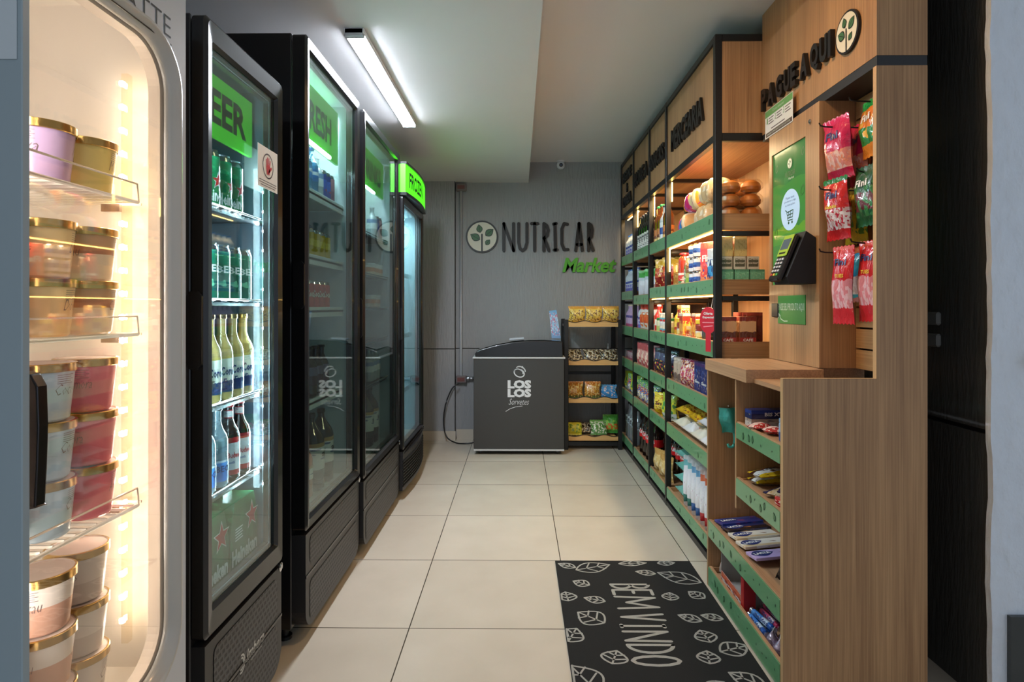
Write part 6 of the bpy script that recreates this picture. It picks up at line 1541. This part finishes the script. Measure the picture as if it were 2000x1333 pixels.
place('bp', bp_b, 'coffee_pouch', (0.90, 1.99, KZ[2]), (R(-18),0,R(-60)), 'black pouch with cream oval label standing at the near end of third kiosk tray', 'pouch')
wafer = mk_box(0.20,0.05,0.032,pm('wafer_navy',[(0,(24,36,84)),(0.6,(34,56,130))],(206,176,90),3,(0.2,0.9),0.64,0.3,wr=0.05),'BIS XTRA',TW,0.42,0.3,0.5,side=False)
wafw = mk_box(0.20,0.055,0.030,pm('wafer_white',[(0,(214,206,196)),(0.6,(190,170,150))],(60,60,90),4,(0.1,0.9),0.62,0.3,wr=0.05),None)
place('wafw', wafw, 'wafer_box', (0.945, 2.205, KZ[0]), (0,0,R(2)), 'pale wafer box lying under the navy one in the top kiosk tray', 'wafer box')
place('wafer', wafer, 'wafer_box', (0.940, 2.200, KZ[0]+0.0312), (0,0,R(6)), 'navy wafer box with white lettering on the top kiosk tray', 'wafer box')
RC = mk_pouch(0.08,0.055,0.025,pm('red_candy',[(0,(190,60,60)),(0.4,(226,190,180)),(0.7,(190,40,50))],(240,220,210),6,(0,1),0.55,0.2),seed=22)
for i, (x, y, rz) in enumerate(((0.868,2.095,20),(0.872,2.020,-15),(0.95,2.06,40))):
    flat('RC', RC, 'candy_packet', x, y, KZ[0]+0.0135, 'small red and white candy packet in the top kiosk tray, %s from the wafer box' % NUM[i], 'candy packet', rz)
place('bcan', mk_jar(0.024,0.075,pm('blue_tin',[(0,(40,90,160)),(0.5,(150,190,226))],None,wr=0), sol('pale_blue_lid',(130,176,220))), 'mint_tin', (0.872, 1.945, KZ[0]), R(-90), 'blue mint tin standing at the near end of the top kiosk tray', 'tin')
YP = mk_pouch(0.17,0.075,0.03,pm('yellow_choc',[(0,(236,196,40)),(0.22,(226,226,220)),(0.55,(60,30,24)),(0.75,(236,200,50))],(110,60,40),5,(0.1,0.9),0.6,0.2),'Lacreme',TB,0.2,0.45,0.5,seed=23)
BP2 = mk_pouch(0.16,0.065,0.025,pm('beige_bar',[(0,(226,206,170)),(0.4,(220,190,150)),(0.7,(30,40,90))],(190,150,60),5,(0,1),0.6,0.2),seed=24)
def flat_rot(key, b_, nm, x, y, z, rz, label, cat, dz=0.016): return place(key, b_, nm, (x, y, z+dz), (R(-90),0,R(rz)), label, cat)
flat_rot('YP', YP, 'chocolate_packet', 0.935, 2.150, KZ[1], 8, 'yellow and brown chocolate packet lying lowest in the second kiosk tray', 'chocolate packet')
flat_rot('YP', YP, 'chocolate_packet', 0.930, 2.125, KZ[1]+0.033, 18, 'yellow and brown chocolate packet lying on top in the second kiosk tray', 'chocolate packet')
flat_rot('BP2', BP2, 'snack_bar', 0.935, 2.030, KZ[1], 30, 'beige snack bar beside the yellow chocolate packets', 'snack bar', 0.014)
flat_rot('BP2', BP2, 'snack_bar', 0.945, 1.985, KZ[1]+0.028, 55, 'beige snack bar crossing over another, near the red box', 'snack bar', 0.014)
place('rdb', mk_box(0.09,0.045,0.03,pm('small_red',[(0,(190,30,40)),(0.6,(216,60,60))],(240,220,200),5)), 'candy_box', (0.875, 1.925, KZ[1]), R(-70), 'small red candy box at the near end of second kiosk tray', 'candy box')
# bottom tray
def carton(name):
    b = MB(); GC = mat('grey_card', (176,168,160), 0.7); 
    b.box(-0.11,0.11,-0.055,0.055,0,0.003, GC); b.box(-0.11,-0.1075,-0.055,0.055,0.003,0.135, GC); b.box(0.1075,0.11,-0.055,0.055,0.003,0.06, GC)
    b.prism([(-0.1075,0.003),(0.1075,0.003),(0.1075,0.06),(-0.06,0.135),(-0.1075,0.135)], 0.0525, 0.055, GC); b.box(-0.1075,0.1075,-0.055,-0.0525,0.003,0.05, pm('kinder_card',[(0,(226,224,220)),(0.5,(206,90,60))],(150,60,50),5))
    b.text('Kinder', 1, TRED, tr(0.03,0.0515,0.075), width=0.07, height=0.022, bold=.03)
    return b.build(name)
place('carton', carton, 'display_carton', (0.897, 2.375, KZ[3]), R(-90), 'open grey display carton in the bottom kiosk tray', 'carton')
place('redup', mk_box(0.030,0.045,0.125,sol('ferrero_red',(176,30,34))), 'candy_box', (0.862, 2.244, KZ[3]), R(-90), 'narrow red box standing upright beside the open grey carton', 'candy box')
place('pinkcr', mk_pouch(0.09,0.11,0.04,pm('pink_white',[(0,(226,216,206)),(0.6,(216,90,110))],(236,214,190),5),seed=30), 'candy_packet', (0.885, 2.530, KZ[3]+0.004), (R(-12),0,R(-60)), 'white and pink packet at the far end of the bottom kiosk tray', 'candy packet')
def mk_roll(m, tm):
    def build(name):
        root = bpy.data.objects.new(name, None); COL.objects.link(root)
        b = MB(); b.lathe([(0.006,0),(0.0105,0.004),(0.0105,0.061),(0.0105,0.119),(0.006,0.123)], m, 14, rot('Y',R(90))@tr(0,0,-0.0615)); 
        def wp(x, y, z): a = z/0.0105-0.9; return (x, -(0.0112)*math.cos(a), (0.0112)*math.sin(a))
        b.text('mentos', 1, tm, None, width=0.085, height=0.015, bold=0.03, res=1, warp=wp); b.build('roll_wrapper', root)
        b = MB(); 
        for s_ in (-1, 1):
            b = MB(); b.lathe([(0.006,0),(0.010,0.010)], sol('silver_foil',(200,200,206),0.25,metal=0.8), 10, rot('Y',R(90*s_))@tr(0,0,0.0615)); b.build('twist_end', root)
        return root
    return build
rp = mk_roll(pm('roll_pink',[(0,(214,90,120)),(0.5,(226,200,206)),(0.8,(190,50,90))],None,wr=0), TNAVY); rb = mk_roll(pm('roll_blue',[(0,(70,130,200)),(0.5,(200,216,232)),(0.8,(40,90,170))],None,wr=0), TNAVY)
rz0 = KZ[3]
for i, (k, bd, x, y, z, a, c) in enumerate((('rb',rb,0.852,2.13,rz0+0.012,88,'blue'),('rb',rb,0.877,2.14,rz0+0.012,84,'blue'),('rb',rb,0.866,2.12,rz0+0.034,80,'blue'),('rp',rp,0.912,2.17,rz0+0.012,84,'pink'),('rp',rp,0.938,2.18,rz0+0.012,80,'pink'),('rp',rp,0.925,2.165,rz0+0.034,82,'pink'),('rp',rp,0.962,2.17,rz0+0.012,86,'pink'))):
    place(k, bd, 'mint_roll', (x,y,z), (R(-45),0,R(-a)), '%s mint roll in the bottom kiosk tray, %s' % (c, ('nearest the rail','second from the rail','resting on two blue rolls','third from the rail','fourth from the rail','resting on two pink rolls','farthest from the rail')[i]), 'mint roll', 'mint rolls in the kiosk')
kiss = lambda name: (lambda r_: (
    (lambda b: (b.lathe([(0.021,0),(0.0225,0.006),(0.019,0.020),(0.009,0.034),(0.002,0.044)], mat('mauve_foil',(196,176,196),0.18,0.7,coat=.6,bump=.3,bscale=140), 18), b.build('foil_body', r_)))(MB()),
    (lambda b: (b.tube([(0,0,0.042),(0.004,0,0.052),(0.010,0.002,0.058)], 0.0012, TW, 5), b.build('paper_flag', r_)))(MB()), r_)[-1])((lambda o: (COL.objects.link(o), o)[1])(bpy.data.objects.new(name, None)))
for i, (x, y) in enumerate(((0.862,2.030),(0.912,2.045),(0.862,1.975),(0.908,1.990))):
    place('kiss', kiss, 'chocolate_drop', (x,y,KZ[3]), R(20*i), '%s mauve foil chocolate drop of the four in the bottom kiosk tray' % ('far left','far right','near left','near right')[i], 'chocolate drop', 'foil chocolate drops in the kiosk')
place('nearp', mk_pouch(0.10,0.06,0.03,pm('yellow_blue',[(0,(50,120,190)),(0.35,(232,222,200)),(0.7,(206,166,70))],(40,80,150),4),seed=31), 'candy_packet', (0.895, 1.915, KZ[3]), (R(-55),0,R(-90)), 'blue, white and yellow packet at the near end of the bottom kiosk tray', 'candy packet')
# turquoise bag in the cubby
t = thing('plastic_bag', 'small turquoise plastic bag hanging inside the open cubby of the kiosk base', 'bag', (0.905, 2.555, 0.69))
TQ = mat('turquoise_film', (70,190,176), 0.3, coat=0.5, bump=0.5, bscale=40)
def sheet(mb, w, h, t_, m, M):
    f, X = pouch_fn(w, h, t_, 4); V = []; F = []
    for j in range(11):
        for i in range(11):
            a = -1+0.2*i; c = j/10; V.append((a*w/2*(0.75+0.25*c)+0.003*math.sin(c*9), -0.008*math.sin(a*4+c*3)-t_*(1-a*a)*math.sin(PI*min(c,.95)), h*c))
    for j in range(10):
        for i in range(10): F.append((j*11+i, j*11+i+1, (j+1)*11+i+1, (j+1)*11+i))
    n = len(V); V += [(x,y+0.004,z) for x,y,z in V]; F += [tuple(n+k for k in reversed(f)) for f in F]
    mb.add(V, F, m, M, None, True)
b = MB(); sheet(b, 0.095, 0.105, 0.012, TQ, tr(0,0,-0.02)); b.build('bag_body', t)
b = MB(); b.tube(smooth_path([(0.015,0.0,-0.018),(0.018,-0.004,-0.05),(0.010,-0.004,-0.078),(-0.006,-0.002,-0.080),(-0.010,0,-0.068)]), 0.006, TQ, 7); b.build('bag_handle', t)
b = MB(); b.tube([(0.0,0.002,0.082),(0.0,0.0285,0.090)], 0.0025, CHROME, 6); b.build('peg', t)
# white bottle on the shelving seen behind the rack
t = place('b_clear', b_clear, 'water_bottle', (0.862, 5.30, 0.7330), 0, 'small clear bottle at the right rear corner of second rack tray', 'bottle', scale=(0.6,0.6,0.8))
t.location = (0.800, 5.33, rk[1])
